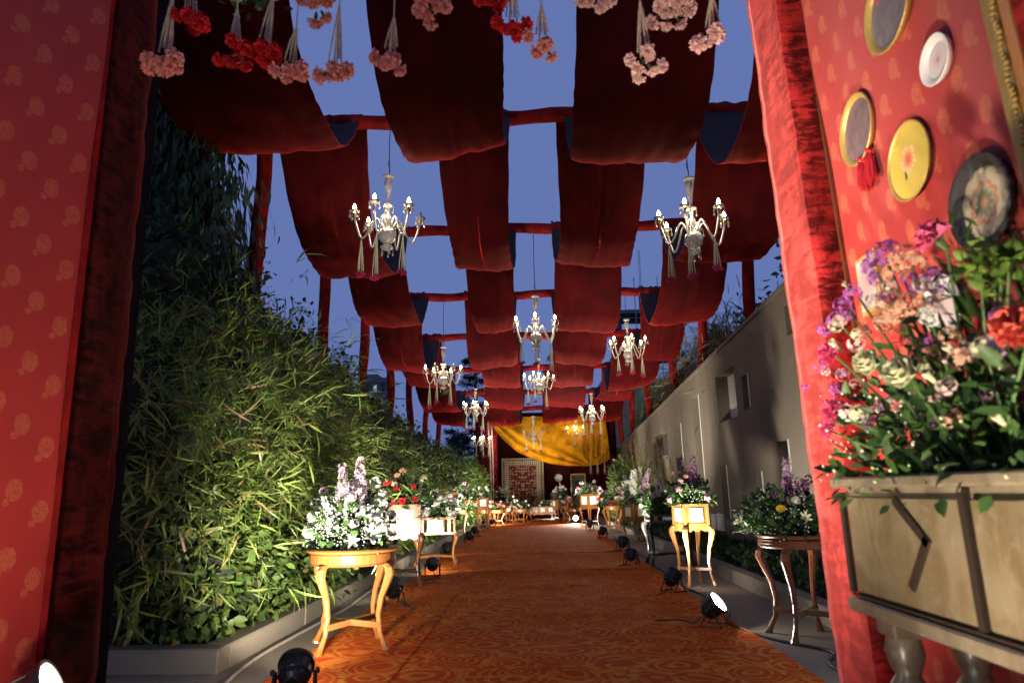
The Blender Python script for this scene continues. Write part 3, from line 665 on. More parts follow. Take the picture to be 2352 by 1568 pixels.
# trees and reeds beyond the right wall
tree('leafy_tree', 'dark leafy tree rising over the right wall beside the gate pillar', (5.6, 10.5, 0), 6.2, [((-.2, -.4, 4.6), (1.0, 1.4, 1.1)), ((-.7, -1.2, 3.9), (.9, 1.2, .9)), ((.2, 1.5, 4.2), (1.0, 1.2, 1.0))], 5200, (.09, .17), T_OVAL, L['tree'], 31, ext=.12)
tree('leafy_tree', 'dense dark bush behind the right wall below the nearest right swag', (4.9, 13.2, 0), 4.4, [((0, 0, 3.6), (.8, 1.5, 1.0)), ((0, 1.6, 3.2), (.8, 1.2, .9))], 4200, (.09, .17), T_OVAL, L['dark'], 32, core=.75, ext=.1)
for i, (y, h) in enumerate([(13.0, 5.0), (16.0, 4.8), (19.0, 4.6), (22.0, 4.3)]):
    plant('reed_clump', f'pale dry reed clump drooping over the right wall, {ORD[i]} from the gate', 'reeds', [((4.35, y+1, h-1.5), (.5, 1.5, 1.2)), ((4.25, y+2, h-1.0), (.4, 1.2, 1.0))], 3800, (.18, .42), T_BLADE, L['dry' if i < 2 else 'shrub'], 500+i, 'reeds behind the right wall', mode='droop', core=.7, stemmat='cane', ext=.14)
# right bed: dark ground cover and shrubs
g = np.random.default_rng(77); n = 9000
pos = np.stack([g.uniform(2.52, 3.32, n), g.uniform(3.2, 27, n), g.uniform(.08, .3, n)], 1); ax = unit(g.normal(size=(n, 3))*.7+np.array([0, 0, .8]))
o = link('ground_cover', leaf_mesh('ground_cover', pos, ax, unit(g.normal(size=(n, 3))), g.uniform(.05, .12, n), T_OVAL, L['dark'])); tag(o, 'dark low ground cover leaves in the right bed', 'plants', kind='stuff')
n = 6000; pos = np.stack([g.uniform(-2.8, -2.2, n), g.uniform(4.7, 27, n), g.uniform(.08, .22, n)], 1); ax = unit(g.normal(size=(n, 3))*.7+np.array([0, 0, .6]))
o = link('ground_cover', leaf_mesh('ground_cover', pos, ax, unit(g.normal(size=(n, 3))), g.uniform(.05, .11, n), T_OVAL, L['shrub'])); tag(o, 'low leafy ground cover behind the left kerb', 'plants', kind='stuff')
for i, (y, x, z, r) in enumerate([(19.3, 2.75, .9, .5), (21.2, 2.7, 1.0, .55), (17.3, 2.9, .8, .42)]):
    plant('oleander', f'narrow leaved green shrub against the right wall, {["second", "third", "first"][i]} from the gate', 'shrub', [((x, y, z), (r*.7, r, r*1.3)), ((x, y+.2, z+.5), (r*.5, r*.7, r))], 1900, (.10, .2), T_LANCE, L['shrub'], 600+i, 'shrubs by the right wall', mode='up', core=.6)
for i, (y, x, h) in enumerate([(16.4, 3.05, 2.3), (18.6, 3.05, 2.6), (7.0, 2.9, .9)]):
    g2 = random.Random(60+i); o = thing('dry_bush', f'leafless pale twiggy bush by the right wall, {["second", "third", "nearest"][i]} from the gate', 'bush', (x, y, .08), group='bare bushes by the wall'); b = MB()
    for k in range(34 if i < 2 else 10):
        a = g2.uniform(0, 6.28); p = Vector((g2.uniform(-.08, .08), g2.uniform(-.1, .1), 0)); pts = [p]
        for s in range(6):
            p = p+Vector((math.cos(a)*.05+g2.uniform(-.06, .06), math.sin(a)*.06+g2.uniform(-.07, .07), h/6*g2.uniform(.7, 1.1))); pts.append(p)
            if s > 2: b.tube([p, p+Vector((g2.uniform(-.15, .15), g2.uniform(-.15, .15), g2.uniform(.05, .2)))], [.004, .002], 3)
        b.tube(pts, [.009, .008, .007, .006, .005, .004, .003], 4)
    b.build('twigs', L['dry'], o)

# ------------------------------------------------------------------ distant buildings
M['bldg'] = plain('grey_render', (.16, .16, .19), .8, vscale=.3); M['bldg2'] = plain('cream_render', (.42, .36, .20), .8, vscale=.8); M['glass'] = plain('dark_glass', (.02, .025, .035), .1, var=0)
M['litwin'] = emit('lit_window', (.7, .8, 1), .35)
a0, a1 = at(836, 868, 110), at(892, 880, 110); hb = a0.z
o = thing('apartment_block', 'grey apartment block far behind the left posts with small windows', 'building', ((a0.x+a1.x)/2, 112, -.05)); wdt = a1.x-a0.x
MB().box((0, 0, hb/2), (wdt, 5, hb)).build('wall', M['bldg'], o); MB().box((-wdt*.2, 0, hb+.35), (wdt*.5, 4, .7)).build('roof_tank_room', M['bldg'], o)
for j in range(6):
    for k in range(3):
        wx_ = -wdt*.32+k*wdt*.32; wz = hb-1.9-j*2.6
        f = MB().box((wx_, -2.53, wz), (wdt*.16, .1, 1.5)).build('window', M['bldg'], o); MB().box((wx_, -2.6, wz), (wdt*.12, .06, 1.3)).build('pane', M['litwin' if (j, k) == (0, 1) else 'glass'], f)
        MB().box((wx_, -2.7, wz+.95), (wdt*.2, .4, .12)).build('sunshade', M['bldg'], f)
a0, a1 = at(1392, 940, 31), at(1445, 900, 31)
o = thing('cream_house', 'plain cream wall of a house behind the pavilion on the right', 'building', (a0.x+1.6, 32.5, -.05))
MB().box((0, 0, 3.1), (3.2, 3, 6.2)).build('wall', M['bldg2'], o); MB().box((0, 0, 6.25), (3.5, 3.3, .18)).build('roof_slab', M['bldg2'], o)
MB().box((-.4, -1.51, 2.6), (.8, .05, 1.1)).build('window', M['glass'], o)
a0 = at(1470, 640, 48)
o = thing('unfinished_tower', 'unfinished concrete tower with scaffold and starter bars beyond the canopy', 'building', (a0.x-.6, 48, -.05))
for x in (-1.2, .6, 2.6): MB().box((x, 0, 8.2), (.35, .35, 16.4)).build('column', M['bldg'], o)
for z in (4, 7.4, 10.8, 14.0): MB().box((.7, 0, z), (5.2, 3.2, .28)).build('floor_slab', M['bldg'], o)
b = MB()
for x in (-1.25, -1.15, .55, .65): b.tube([(x, 0, 16), (x+.03, 0, 19.4)], .02, 4)
for z in range(8): b.tube([(-1.6, -.1, 16.2+z*.42), (-.8, -.1, 16.1+z*.42)], .015, 4)
b.build('starter_bars', M['steel'], o); b = MB()
for x in (-1.8, -.2, 1.5, 3.2): b.tube([(x, -1.9, 0), (x, -1.9, 16.5)], .035, 5)
for z in range(8): b.tube([(-2.0, -1.9, 2+z*1.9), (3.5, -1.9, 2+z*1.9)], .03, 5)
b.build('scaffold', M['steel'], o)
# ------------------------------------------------------------------ flowers (unit blooms, face up +z, radius about 1)
BL = {}
def petal_grid(b, a, r0, r1, z0, z1, wid, curl, ruf, nu=3, nv=3, seed=0):
    def fn(u, v):
        e = (u-.5)*2; r = r0+(r1-r0)*v; w_ = wid*math.sin(PI*min(.98, .12+.62*v))
        an = a+e*w_*.5/max(r, .25)*.6; z = z0+(z1-z0)*v**1.4+curl*v*v*(1-e*e*.4)+ruf*math.sin(u*9+seed+v*3)*v+.12*e*e*v
        rr = r*(1-.12*e*e*v)
        return (rr*math.cos(an), rr*math.sin(an), z)
    b.grid(fn, nu, nv)
def bloom_mesh(kind, col):
    if (kind, col) in BL: return BL[kind, col]
    b = MB(); r0 = random.Random(hash(kind) % 97 if False else sum(map(ord, kind))); mats = [P[col]]
    if kind == 'carnation':
        for ring, (n, ra, rb, za, zb) in enumerate([(9, .12, 1.0, -.15, .05), (8, .1, .88, 0, .32), (7, .08, .65, .1, .6), (5, .03, .4, .2, .78)]):
            for k in range(n): petal_grid(b, 2*PI*k/n+ring*.5+r0.uniform(-.2, .2), ra, rb*r0.uniform(.85, 1.1), za, zb+r0.uniform(-.08, .08), 1.15, -.1, .13, 4, 2, r0.uniform(0, 6))
    elif kind == 'rose':
        for ring, (n, ra, rb, za, zb, cu) in enumerate([(5, .35, 1.0, -.5, .35, -.35), (5, .3, .8, -.5, .6, -.2), (5, .22, .56, -.4, .75, -.12), (4, .12, .34, -.3, .85, -.1), (3, .03, .17, -.2, .85, -.08)]):
            for k in range(n): petal_grid(b, 2*PI*k/n+ring*.7, ra, rb, za, zb, 1.6 if ring < 3 else 1.9, cu, .03, 3, 3)
    elif kind == 'daisy':
        for ring, (n, rb, zb) in enumerate([(14, 1, .1), (12, .75, .25), (9, .5, .35)]):
            for k in range(n): petal_grid(b, 2*PI*k/n+ring*.2, .1, rb, 0, zb, .42, -.05, .02, 2, 2)
        b.ball((0, 0, .25), (.25, .25, .15), 8, 5)
    elif kind == 'lily':
        for k in range(6): petal_grid(b, 2*PI*k/6, .06, 1.0, -.5, .35, .85, -.45, .05, 3, 4)
        for k in range(5): b.tube([(0, 0, -.3), (.15*math.cos(k*1.26), .15*math.sin(k*1.26), .55)], .02, 3)
    elif kind == 'cluster':   # rounded head of many florets
        for k in range(26):
            d = Vector((r0.gauss(0, 1), r0.gauss(0, 1), r0.gauss(.3, .8))).normalized(); c = d*.75; T = Matrix.Translation(c) @ d.to_track_quat('Z', 'Y').to_matrix().to_4x4()
            for q in range(5):
                a = q*1.257; b.add([(0, 0, 0), (.17*math.cos(a-.5), .17*math.sin(a-.5), .06), (.3*math.cos(a), .3*math.sin(a), .03), (.17*math.cos(a+.5), .17*math.sin(a+.5), .06)], [(0, 1, 2, 3)], 0, T)
    elif kind == 'spike':     # upright flower spike, height about 4
        for k in range(46):
            t = (k+.5)/46; z = 4*t+.25*math.sin(k*5.1); rad = (.6*(1-.75*t)+.06)*(.75+.5*((k*7)%5)/5); a = k*2.4; c = Vector((rad*math.cos(a)+.3*t*t, rad*math.sin(a), z)); d = Vector((math.cos(a), math.sin(a), .35)); T = Matrix.Translation(c) @ d.to_track_quat('Z', 'Y').to_matrix().to_4x4()
            s = .42*(1-.5*t)
            for q in range(5):
                aa = q*1.257+k; b.add([(0, 0, 0), (s*.6*math.cos(aa-.5), s*.6*math.sin(aa-.5), .07), (s*math.cos(aa), s*math.sin(aa), .05), (s*.6*math.cos(aa+.5), s*.6*math.sin(aa+.5), .07)], [(0, 1, 2, 3)], 0, T)
        b.tube([(0, 0, -1), (.05, 0, 1.9), (.28, 0, 3.9)], .05, 4, mi=1); mats.append(M['stemgreen'])
    elif kind == 'bud':
        for k in range(4): petal_grid(b, 2*PI*k/4, .05, .38, -.7, .9, 1.7, -.05, .02, 3, 3)
    if kind in ('carnation', 'rose', 'lily', 'bud', 'daisy'):
        b.lathe([(.02, -1.0), (.16, -.75), (.22, -.35), (.1, -.15)], 7, mi=1); mats.append(M['stemgreen'])
    BL[kind, col] = b.mesh(kind+'_'+col, mats, smooth=kind in ('rose', 'lily', 'bud')); return BL[kind, col]
def bloom(parent, kind, col, pos, d, s, g=rnd):
    q = Vector(d).normalized().to_track_quat('Z', 'Y').to_euler(); o = link(kind, bloom_mesh(kind, col), parent, pos, q, s); o.rotation_euler.rotate_axis('Z', g.uniform(0, 6.28)); return o
def gyp_mesh(n, rx, ry, h, seed, r=.008, z0=0):
    g = np.random.default_rng(seed); d = unit(g.normal(size=(n, 3))); d[:, 2] = np.abs(d[:, 2]); c = d*np.array([rx, ry, h])*g.uniform(.7, 1.05, n)[:, None]+np.array([0, 0, z0])
    c += g.normal(size=c.shape)*.02
    oc = np.array([(1, 0, 0), (-1, 0, 0), (0, 1, 0), (0, -1, 0), (0, 0, 1), (0, 0, -1)], float); tf = np.array([(0, 2, 4), (2, 1, 4), (1, 3, 4), (3, 0, 4), (2, 0, 5), (1, 2, 5), (3, 1, 5), (0, 3, 5)])
    s = g.uniform(.6, 1.3, n)*r; V = (c[:, None, :]+oc[None]*s[:, None, None]).reshape(-1, 3); F = (tf[None]+(np.arange(n)*6)[:, None, None]).reshape(-1, 3); return V, F
def arrangement(label, pos, rx, ry, h, blooms, seed, leaves=420, leafsize=(.05, .12), gyp=0, gypcol='white', leafm='florist', cat='flowers', trail=0, group='flower arrangements', only=1.0, lean=(0, 0)):
    g = random.Random(seed); gn = np.random.default_rng(seed); o = thing('flower_arrangement', label, cat, pos, group=group)
    n = leaves; d = unit(gn.normal(size=(n, 3))+np.array([0, 0, .25])); d[:, 2] = np.where(d[:, 2] < -.12, -d[:, 2], d[:, 2])
    p = d*np.array([rx, ry, h*.62])*gn.uniform(.25, 1.0, n)[:, None]; p[:, 2] = np.maximum(p[:, 2], .012); p[:, 0] += lean[0]*p[:, 2]; p[:, 1] += lean[1]*p[:, 2]
    ax = unit(d+gn.normal(size=(n, 3))*.45); sz = gn.uniform(*leafsize, n)
    link('foliage', leaf_mesh('foliage', p, ax, unit(d*.4+np.array([0, 0, .6])+gn.normal(size=(n, 3))*.4), sz, T_OVAL, L[leafm]), o)['kind'] = 'stuff'
    core_mesh([((0, 0, h*.18), (rx*.6, ry*.6, h*.25))], .9).build('moss_base', M['core'], o, smooth=True)
    if gyp:
        V, F = gyp_mesh(int(gyp*2.2), rx*.95, ry*.95, h*.72, seed+5, .0052); link('filler_flowers', fast_mesh('filler_flowers', V, F, P[gypcol]), o)['kind'] = 'stuff'
    for (kind, col, num, s, lo, hi) in blooms:
        for k in range(num):
            if kind == 'spike':
                a = g.uniform(0, 6.28); q = g.uniform(0, .5); z0 = h*(lo+(hi-lo)*g.random())*.5; pp = Vector((rx*q*math.cos(a)+lean[0]*z0, ry*q*math.sin(a)+lean[1]*z0, z0)); bloom(o, kind, col, pp, (math.cos(a)*.9*q+lean[0]*.5, math.sin(a)*.9*q+lean[1]*.5, 1), h*s*g.uniform(.7, 1.1), g)
            else:
                a = g.uniform(0, 6.28) if g.random() < .35 else g.uniform(PI, 2*PI); el = lo+(hi-lo)*g.random(); c = math.sqrt(max(0, 1-el*el)); dd = Vector((c*math.cos(a), c*math.sin(a), el))
                pp = Vector((dd.x*rx, dd.y*ry, max(.02, dd.z*h*.9))); pp.x += lean[0]*pp.z; pp.y += lean[1]*pp.z; bloom(o, kind, col, pp, (dd.x, dd.y, dd.z+.25), s*g.uniform(.8, 1.15), g)
    return o

# ------------------------------------------------------------------ tables and stands
def leg_mesh(h, t, mat, flare=1.0):
    prof = [(0, .030, 1.2), (.02, .034, 1.25), (.08, .016, .9), (.2, -.012, .72), (.4, -.026, .74), (.6, -.010, .9), (.76, .022, 1.2), (.88, .042, 1.45), (.95, .036, 1.5), (1.0, .01, 1.4)]
    V = []; F = []; n = 8
    for (k, off, w_) in prof:
        a = t*w_/2
        for i in range(n):
            an = 2*PI*(i+.5)/n; c, s = math.cos(an), math.sin(an); e = .95/max(abs(c), abs(s)); e = min(e, 1.22)
            V.append((off*flare+a*e*c, a*e*s*.9, h*k))
    for j in range(len(prof)-1):
        for i in range(n): F.append((j*n+i, j*n+(i+1) % n, (j+1)*n+(i+1) % n, (j+1)*n+i))
    F.append(tuple(range(n-1, -1, -1))); F.append(tuple((len(prof)-1)*n+i for i in range(n)))
    return MB().add(V, F).mesh('leg', mat)
def legs(o, h, r, mat, t=.045, a0=PI/4, n=4, flare=1.0):
    me = leg_mesh(h, t, mat, flare)
    for k in range(n): a = a0+2*PI*k/n; link('leg', me, o, (r*math.cos(a), r*math.sin(a), 0), (0, 0, a))
def round_table(label, pos, rz, h, dia, mat='wood', ribbed=False, t=.05, group='round flower tables', a0=PI/4):
    o = thing('round_table', label, 'table', pos, rz, group); r = dia/2; m = M[mat]
    top = [(0, h-.03), (r*.97, h-.03), (r*1.0, h-.022), (r*1.02, h-.012), (r*1.0, h-.003), (r*.96, h), (0, h)]
    MB().lathe(top, 40).build('table_top', m, o)
    ap = [(r*.90, h-.03), (r*.93, h-.04), (r*.93, h-.10), (r*.95, h-.112), (r*.9, h-.118), (r*.86, h-.118), (r*.86, h-.03)]
    if ribbed: ap = [(r*.9, h-.03), (r*.99, h-.04), (r*.97, h-.052), (r*.99, h-.064), (r*.97, h-.076), (r*.99, h-.088), (r*.95, h-.10), (r*.86, h-.10), (r*.86, h-.03)]
    MB().lathe(ap, 40, cap=False).build('apron', m, o)
    legs(o, h-.105, r*.84, m, t, a0, flare=1.4)
    for k in range(2):
        a = a0+k*PI/2; MB().box((0, 0, h*.24+.002*k), (r*1.6, .035, .04), Matrix.Rotation(a, 4, 'Z')).build('stretcher', m, o)
    return o
def tile_mat(name, seed, bright=False):
    g = G(name); x, y, z = g.sep(g.co()); v = g.map(g.co(), (1, 1, 1), (seed, seed*.7, 0)); d = g.vor(v, 26, 'F1', 'Distance'); f = g.step(d, .25, .38)
    colr = g.ramp(g.noise(v, 14, 2), [(.35, (.10, .22, .06)), (.5, (.55, .08, .06)), (.62, (.65, .45, .08))]); c = g.mix(f, colr, (.80, .78, .68))
    g.set(Base_Color=c, Roughness=.12, Specular_IOR_Level=.6); return g.m
TILE = [tile_mat('painted_tile_a', 1.3), tile_mat('painted_tile_b', 5.1), tile_mat('painted_tile_c', 9.7)]
def box_stand(label, pos, rz, h, s, bh, mat='wood', tile=0, slats=False, t=.045, group='tile box stands', d=None, apron=True, nt=1):
    o = thing('flower_stand', label, 'stand', pos, rz, group); m = M[mat]; d = d or s; lh = h-bh; pw = .035
    for sx in (-1, 1):
        for sy in (-1, 1): MB().box((sx*(s/2-pw/2), sy*(d/2-pw/2), lh+bh/2), (pw, pw, bh), bev=.004).build('corner_post', m, o)
    for ax_, (L_, off) in enumerate(((s, d/2), (d, s/2))):
        for sg in (-1, 1):
            T = Matrix.Rotation(0 if ax_ == 0 else PI/2, 4, 'Z'); yy = sg*(off-pw*.5)
            for z in (h-.018, lh+.018): MB().box((0, yy, z), (L_-2*pw, pw*.8, .036), T).build('rail', m, o)
            if slats and ax_ == 0:
                tw = L_*.36; MB().box((0, yy, lh+bh/2), (tw, .012, bh-.075), T).build('tile_panel', TILE[tile], o)
                for q in (-1, 1): MB().box((q*(tw/2+.012), yy, lh+bh/2), (.022, .022, bh-.073), T).build('upright', m, o); MB().box((q*L_*.34, yy+.001, lh+bh/2), (.05, .008, bh-.073), T).build('side_panel', M['wood2'], o)
            elif slats:
                for q in range(5): MB().box((-L_*.34+q*L_*.17, yy, lh+bh/2), (.02, .016, bh-.073), T).build('slat', m, o)
            else:
                for q in range(nt):
                    w1 = (L_-2*pw)/nt; xc = -(L_-2*pw)/2+w1*(q+.5)
                    MB().box((xc, yy, lh+bh/2), (w1, .014, bh-.07), T).build('panel', m, o)
                    MB().box((xc, yy+sg*(.0125 if ax_ == 0 else .0125), lh+bh/2), (min(w1*.74, bh*.62), .014, min(bh-.1, bh*.62)), T).build('tile_panel', TILE[tile], o)
            if apron:
                nA = 14; V = []; F = []
                for k in range(nA+1):
                    u = k/nA; x = (-.5+u)*(L_-.02); zb = lh-.02-.035*abs(math.sin(u*PI*3))*0.9-.012
                    for yq in (-.008, .008): V += [(x, yy+yq, lh), (x, yy+yq, zb)]
                for k in range(nA):
                    a = k*4; F += [(a, a+1, a+5, a+4), (a+2, a+6, a+7, a+3), (a+1, a+3, a+7, a+5)]
                MB().add(V, F, 0, T).build('apron', m, o)
    MB().box((0, 0, lh+.01), (s-.04, d-.04, .02)).build('box_floor', m, o)
    MB().box((0, 0, h-.06), (s-.08, d-.08, .02)).build('potting_moss', M['core'], o)
    a0 = math.atan2(d, s); me = leg_mesh(lh, t, m)
    for q, a in enumerate((a0, PI-a0, PI+a0, -a0)):
        link('leg', me, o, ((s/2-.02)*(1 if math.cos(a) > 0 else -1), (d/2-.02)*(1 if math.sin(a) > 0 else -1), 0), (0, 0, a))
    for k, a in enumerate((a0, -a0)): MB().box((0, 0, lh*.27+.002*k), (math.hypot(s, d)-.05, .028, .03), Matrix.Rotation(a, 4, 'Z')).build('stretcher', m, o)
    return o

# ------------------------------------------------------------------ floor lamps (par cans) with their light
def par_can(label, pos, target, power, size=70, scale=1.0, lift=0, color=(1, .90, .74), blend=1.0):
    scale = scale*.76
    pos = Vector(pos); tgt = Vector(target); piv = pos+Vector((0, 0, .19*scale+lift)); d = (tgt-piv).normalized(); rz = math.atan2(d.y, d.x)-PI/2; el = math.asin(d.z)
    o = thing('floor_lamp', label, 'lamp', pos, rz, 'floor flood lamps'); s = scale; T = Matrix.Translation((0, 0, .19*s+lift)) @ Matrix.Rotation(el, 4, 'X') @ Matrix.Rotation(-PI/2, 4, 'X')   # local z = beam
    prof = [(0, -.135), (.05, -.135), (.055, -.12), (.085, -.10), (.09, -.06), (.098, -.055), (.098, -.045), (.1, -.04), (.105, .045), (.118, .05), (.118, .075), (.104, .075), (.1, .05), (0, .048)]
    MB().lathe([(r*s, z*s) for r, z in prof], 24, T, cap=False).build('housing', M['plastic'], o, smooth=False)
    b = MB()
    for k in range(10): a = k*PI/5; b.box((.1*s*math.cos(a), .1*s*math.sin(a), -.02*s), (.012*s, .006*s, .09*s), T @ Matrix.Rotation(0, 4, 'Z'))
    b.build('cooling_fins', M['plastic'], o)['kind'] = 'stuff'
    MB().lathe([(0, .056*s), (.099*s, .056*s), (.099*s, .062*s), (0, .066*s)], 24, T).build('lens', M['lens'], o)
    for sx in (-1, 1):
        b = MB(); hz = .19*s+lift
        b.tube([(sx*.124*s, 0, hz), (sx*.128*s, .055*s, hz*.5), (sx*.13*s, .10*s, .008)], .012*s, 6, flat=.5); b.tube([(sx*.127*s, 0, hz), (sx*.131*s, -.055*s, hz*.5), (sx*.133*s, -.11*s, .008)], .012*s, 6, flat=.5)
        b.box((sx*.128*s, 0, .006), (.02*s, .24*s, .01)); b.build('bracket', M['plastic'], o)
        MB().lathe([(.02*s, 0), (.02*s, .02*s), (.012*s, .026*s)], 10, Matrix.Translation((sx*.128*s, 0, hz)) @ Matrix.Rotation(sx*PI/2, 4, 'Y')).build('knob', M['plastic'], o)
    g3 = random.Random(int(abs(pos.x*100)+pos.y*37)); ld = [(0, -.10*s, .10*s+lift*.5), (.03, -.2*s, .012), (g3.uniform(-.1, .1), -.33, .008), (g3.uniform(-.2, .2), -.5, .008)]
    MB().tube(ld, .006, 5).build('power_lead', M['rubber'], o)
    li = bpy.data.lights.new('flood', 'SPOT'); li.energy = power; li.spot_size = R(size); li.spot_blend = blend; li.shadow_soft_size = .07*s; li.color = color
    lo = bpy.data.objects.new('flood', li); COL.objects.link(lo); lo.parent = o
    lo.matrix_local = T @ Matrix.Translation((0, 0, .09*s)) @ Matrix.Rotation(PI, 4, 'X')
    return o

# ------------------------------------------------------------------ tassels and chandeliers
def tassel_meshes(n, length, spread, mat, seed, bead=.006, knot=.05):
    g = random.Random(seed); out = []; ends = []
    for k in range(n):
        a = k*2.4+g.uniform(-.3, .3); rr = spread*math.sqrt((k+.5)/n)*g.uniform(.8, 1.1); e = Vector((rr*math.cos(a), rr*math.sin(a), -length*g.uniform(.93, 1.02))); b = MB(); m = max(6, int(length/(bead*2.6)))
        b.tube([(0, 0, 0), tuple(e*.5), tuple(e)], bead*.28, 4)
        for q in range(m):
            t = (q+.6)/m; c = e*t; c = c+Vector((rr*.12*math.sin(t*PI)*math.cos(a), rr*.12*math.sin(t*PI)*math.sin(a), 0)); b.ball(c, (bead*g.uniform(.7, 1.1), bead*g.uniform(.7, 1.1), bead*1.5), 5, 3)
            for w_ in range(2): an = g.uniform(0, 6.28); b.add([c+Vector((0, 0, -.3*bead)), c+Vector((0, 0, .6*bead)), c+Vector((2.3*bead*math.cos(an), 2.3*bead*math.sin(an), -bead*.9))], [(0, 1, 2)])
        out.append(b.mesh('strand', mat)); ends.append(e)
    return out, ends
def crystal_drop(n=3, s=1.0):
    b = MB(); z = 0
    for k in range(n): b.ball((0, 0, z-.008*s), .007*s, 6, 4); z -= .016*s
    b.lathe([(0, z), (.006*s, z-.006*s), (.014*s, z-.028*s), (.008*s, z-.042*s), (0, z-.05*s)], 6); return b
CH = {}
def chandelier_parts():
    m = M['crystal']
    CH['stem'] = MB().lathe([(.0, .98), (.07, .975), (.085, .955), (.07, .935), (.028, .93), (.05, .90), (.062, .85), (.05, .79), (.026, .70), (.022, .60), (.03, .57), (.07, .545), (.075, .53), (.05, .515), (.026, .505), (.03, .40), (.05, .34), (.045, .28), (.03, .24), (.06, .2)], 14).mesh('stem', m, True)
    CH['bowl'] = MB().lathe([(.05, .22), (.10, .17), (.125, .10), (.11, .04), (.06, .0), (.035, -.02), (.08, -.05), (.085, -.075), (.05, -.10), (.0, -.115)], 16, wob=lambda a: .05*math.cos(8*a)).mesh('bowl', m, True)
    pts = []
    for k in range(15):
        t = k/14
        pts.append((.07+.37*t, 0, .20+.13*math.sin(min(1, t/.42)*PI)*(1 if t < .42 else 0) - (.17*math.sin((t-.42)/.58*PI) if t >= .42 else 0)+(.13*max(0, t-.75)/.25 if t > .75 else 0)))
    CH['arm'] = MB().tube(pts, .014, 7).mesh('arm', m, True); CH['tip'] = pts[-1]; CH['low'] = min(pts, key=lambda p: p[2])
    CH['socket'] = MB().lathe([(.012, -.02), (.022, -.01), (.02, .03), (.026, .04), (.014, .05)], 10).mesh('candle_socket', M['brass'], True)
    CH['pan'] = MB().lathe([(.015, .04), (.045, .05), (.068, .075), (.062, .072), (.03, .055), (.015, .055)], 14, wob=lambda a: .08*math.cos(7*a), cap=False).mesh('drip_pan', m, True)
    bp = [(.009, .06), (.012, .085), (.02, .098), (.024, .118), (.017, .146), (.006, .172), (0, .178)]
    CH['bulb'] = MB().lathe(bp, 10).mesh('bulb', M['bulb'], True); CH['dead'] = MB().lathe(bp, 10).mesh('bulb', M['deadbulb'], True)
    CH['drop'] = crystal_drop(3, 1.2).mesh('crystal_drop', m); CH['drop1'] = crystal_drop(4, 1.0).mesh('crystal_drop', m)
    CH['tassel'] = [tassel_meshes(7, .50, .055, M['jasmine2'], 900+k, .0055) for k in range(3)]
chandelier_parts()
def chandelier(label, short, bowl, size, rz, beam_z, lit, power, tass, seed, drop=.42):
    g = random.Random(seed); o = thing('chandelier', label, 'chandelier', bowl, rz, 'crystal chandeliers'); s = size
    link('stem', CH['stem'], o, scale=s); link('bowl', CH['bowl'], o, scale=s)
    top = .98*s; H_ = beam_z-bowl[2]-.08
    b = MB(); b.tube([(0, 0, top-.01), (.006, 0, top+.1), (-.005, .004, (top+H_)/2), (0, 0, H_)], .006, 5); b.tube([(0, 0, top), (.012, .004, top+.08), (-.01, .006, top+.16), (.0, 0, top+.26)], .005, 4); b.build('cable', M['rubber'], o)
    for k in range(6):
        a = k*PI/3; arm = link('arm', CH['arm'], o, (0, 0, 0), (0, 0, a), s); tx = CH['tip']
        link('candle_socket', CH['socket'], arm, tx); link('drip_pan', CH['pan'], arm, tx); link('bulb', CH['bulb' if lit[k] else 'dead'], arm, tx)
        for q in range(4): aa = q*PI/2+.4; link('crystal_drop', CH['drop'], arm, (tx[0]+.064*math.cos(aa), .064*math.sin(aa), tx[2]+.07))
    for q in range(5): aa = q*2*PI/5; link('crystal_drop', CH['drop1'], o, (.078*s*math.cos(aa), .078*s*math.sin(aa), -.07*s), scale=s)
    for q in range(3): aa = q*2*PI/3; link('crystal_drop', CH['drop1'], o, (.07*s*math.cos(aa), .07*s*math.sin(aa), .535*s), scale=s)
    li = bpy.data.lights.new('candle_glow', 'POINT'); li.energy = power; li.color = (1, .76, .48); li.shadow_soft_size = .28*s
    lo = bpy.data.objects.new('candle_glow', li); COL.objects.link(lo); lo.parent = o; lo.location = (0, 0, .42*s)
    for q, (k, dn) in enumerate(tass):
        a = rz+k*PI/3; lw = CH['low']; px = Vector(bowl)+Vector((lw[0]*s*math.cos(a), lw[0]*s*math.sin(a), (lw[2]-.012)*s))
        t = thing('jasmine_tassel', f'{["left", "middle", "right"][q]} white bud tassel with pink blooms under {short}', 'tassel', px, 0, 'tassels on the chandeliers'); tm, ends = CH['tassel'][q % 3]
        sc2 = s*dn
        for me, e in zip(tm, ends): link('strand', me, t, scale=(s, s, sc2))
        for e in ends[::1]: bloom(t, 'carnation', 'hotpink', (e.x*s, e.y*s, e.z*sc2), (e.x*2, e.y*2, -.25), .032*s, g)
def hanging(label, bot, top, col, nb, seed, sz=.036, thread=3.9):
    g = random.Random(seed); bot = Vector(bot); top = Vector(top); o = thing('hanging_tassel', label, 'tassel', top, 0, 'flower tassels over the gate'); ln = (top-bot).z; off = bot-top
    me, ends = tassel_meshes(7, max(.1, ln-.03), .035, M['jasmine'], seed, .0042)
    sh = Vector((off.x, off.y, 0))
    for m_, e in zip(me, ends): 
        q = link('strand', m_, o); q.rotation_euler = (-math.atan2(sh.y, ln)*-1, math.atan2(sh.x, ln)*-1, 0)
    MB().tube([(0, 0, -.01), (0, 0, thread-top.z)], .003, 4).build('thread', M['jasmine'], o)
    for k in range(nb):
        a = k*2.4; rr = .058*math.sqrt((k+.3)/nb)*(nb/6)**.5; p = off+Vector((rr*1.2*math.cos(a), rr*math.sin(a), g.uniform(-.045, .03))); bloom(o, 'carnation', col, p, (math.cos(a)*.9, math.sin(a)*.9-.4, -.75), sz*g.uniform(.85, 1.1), g)
    return o
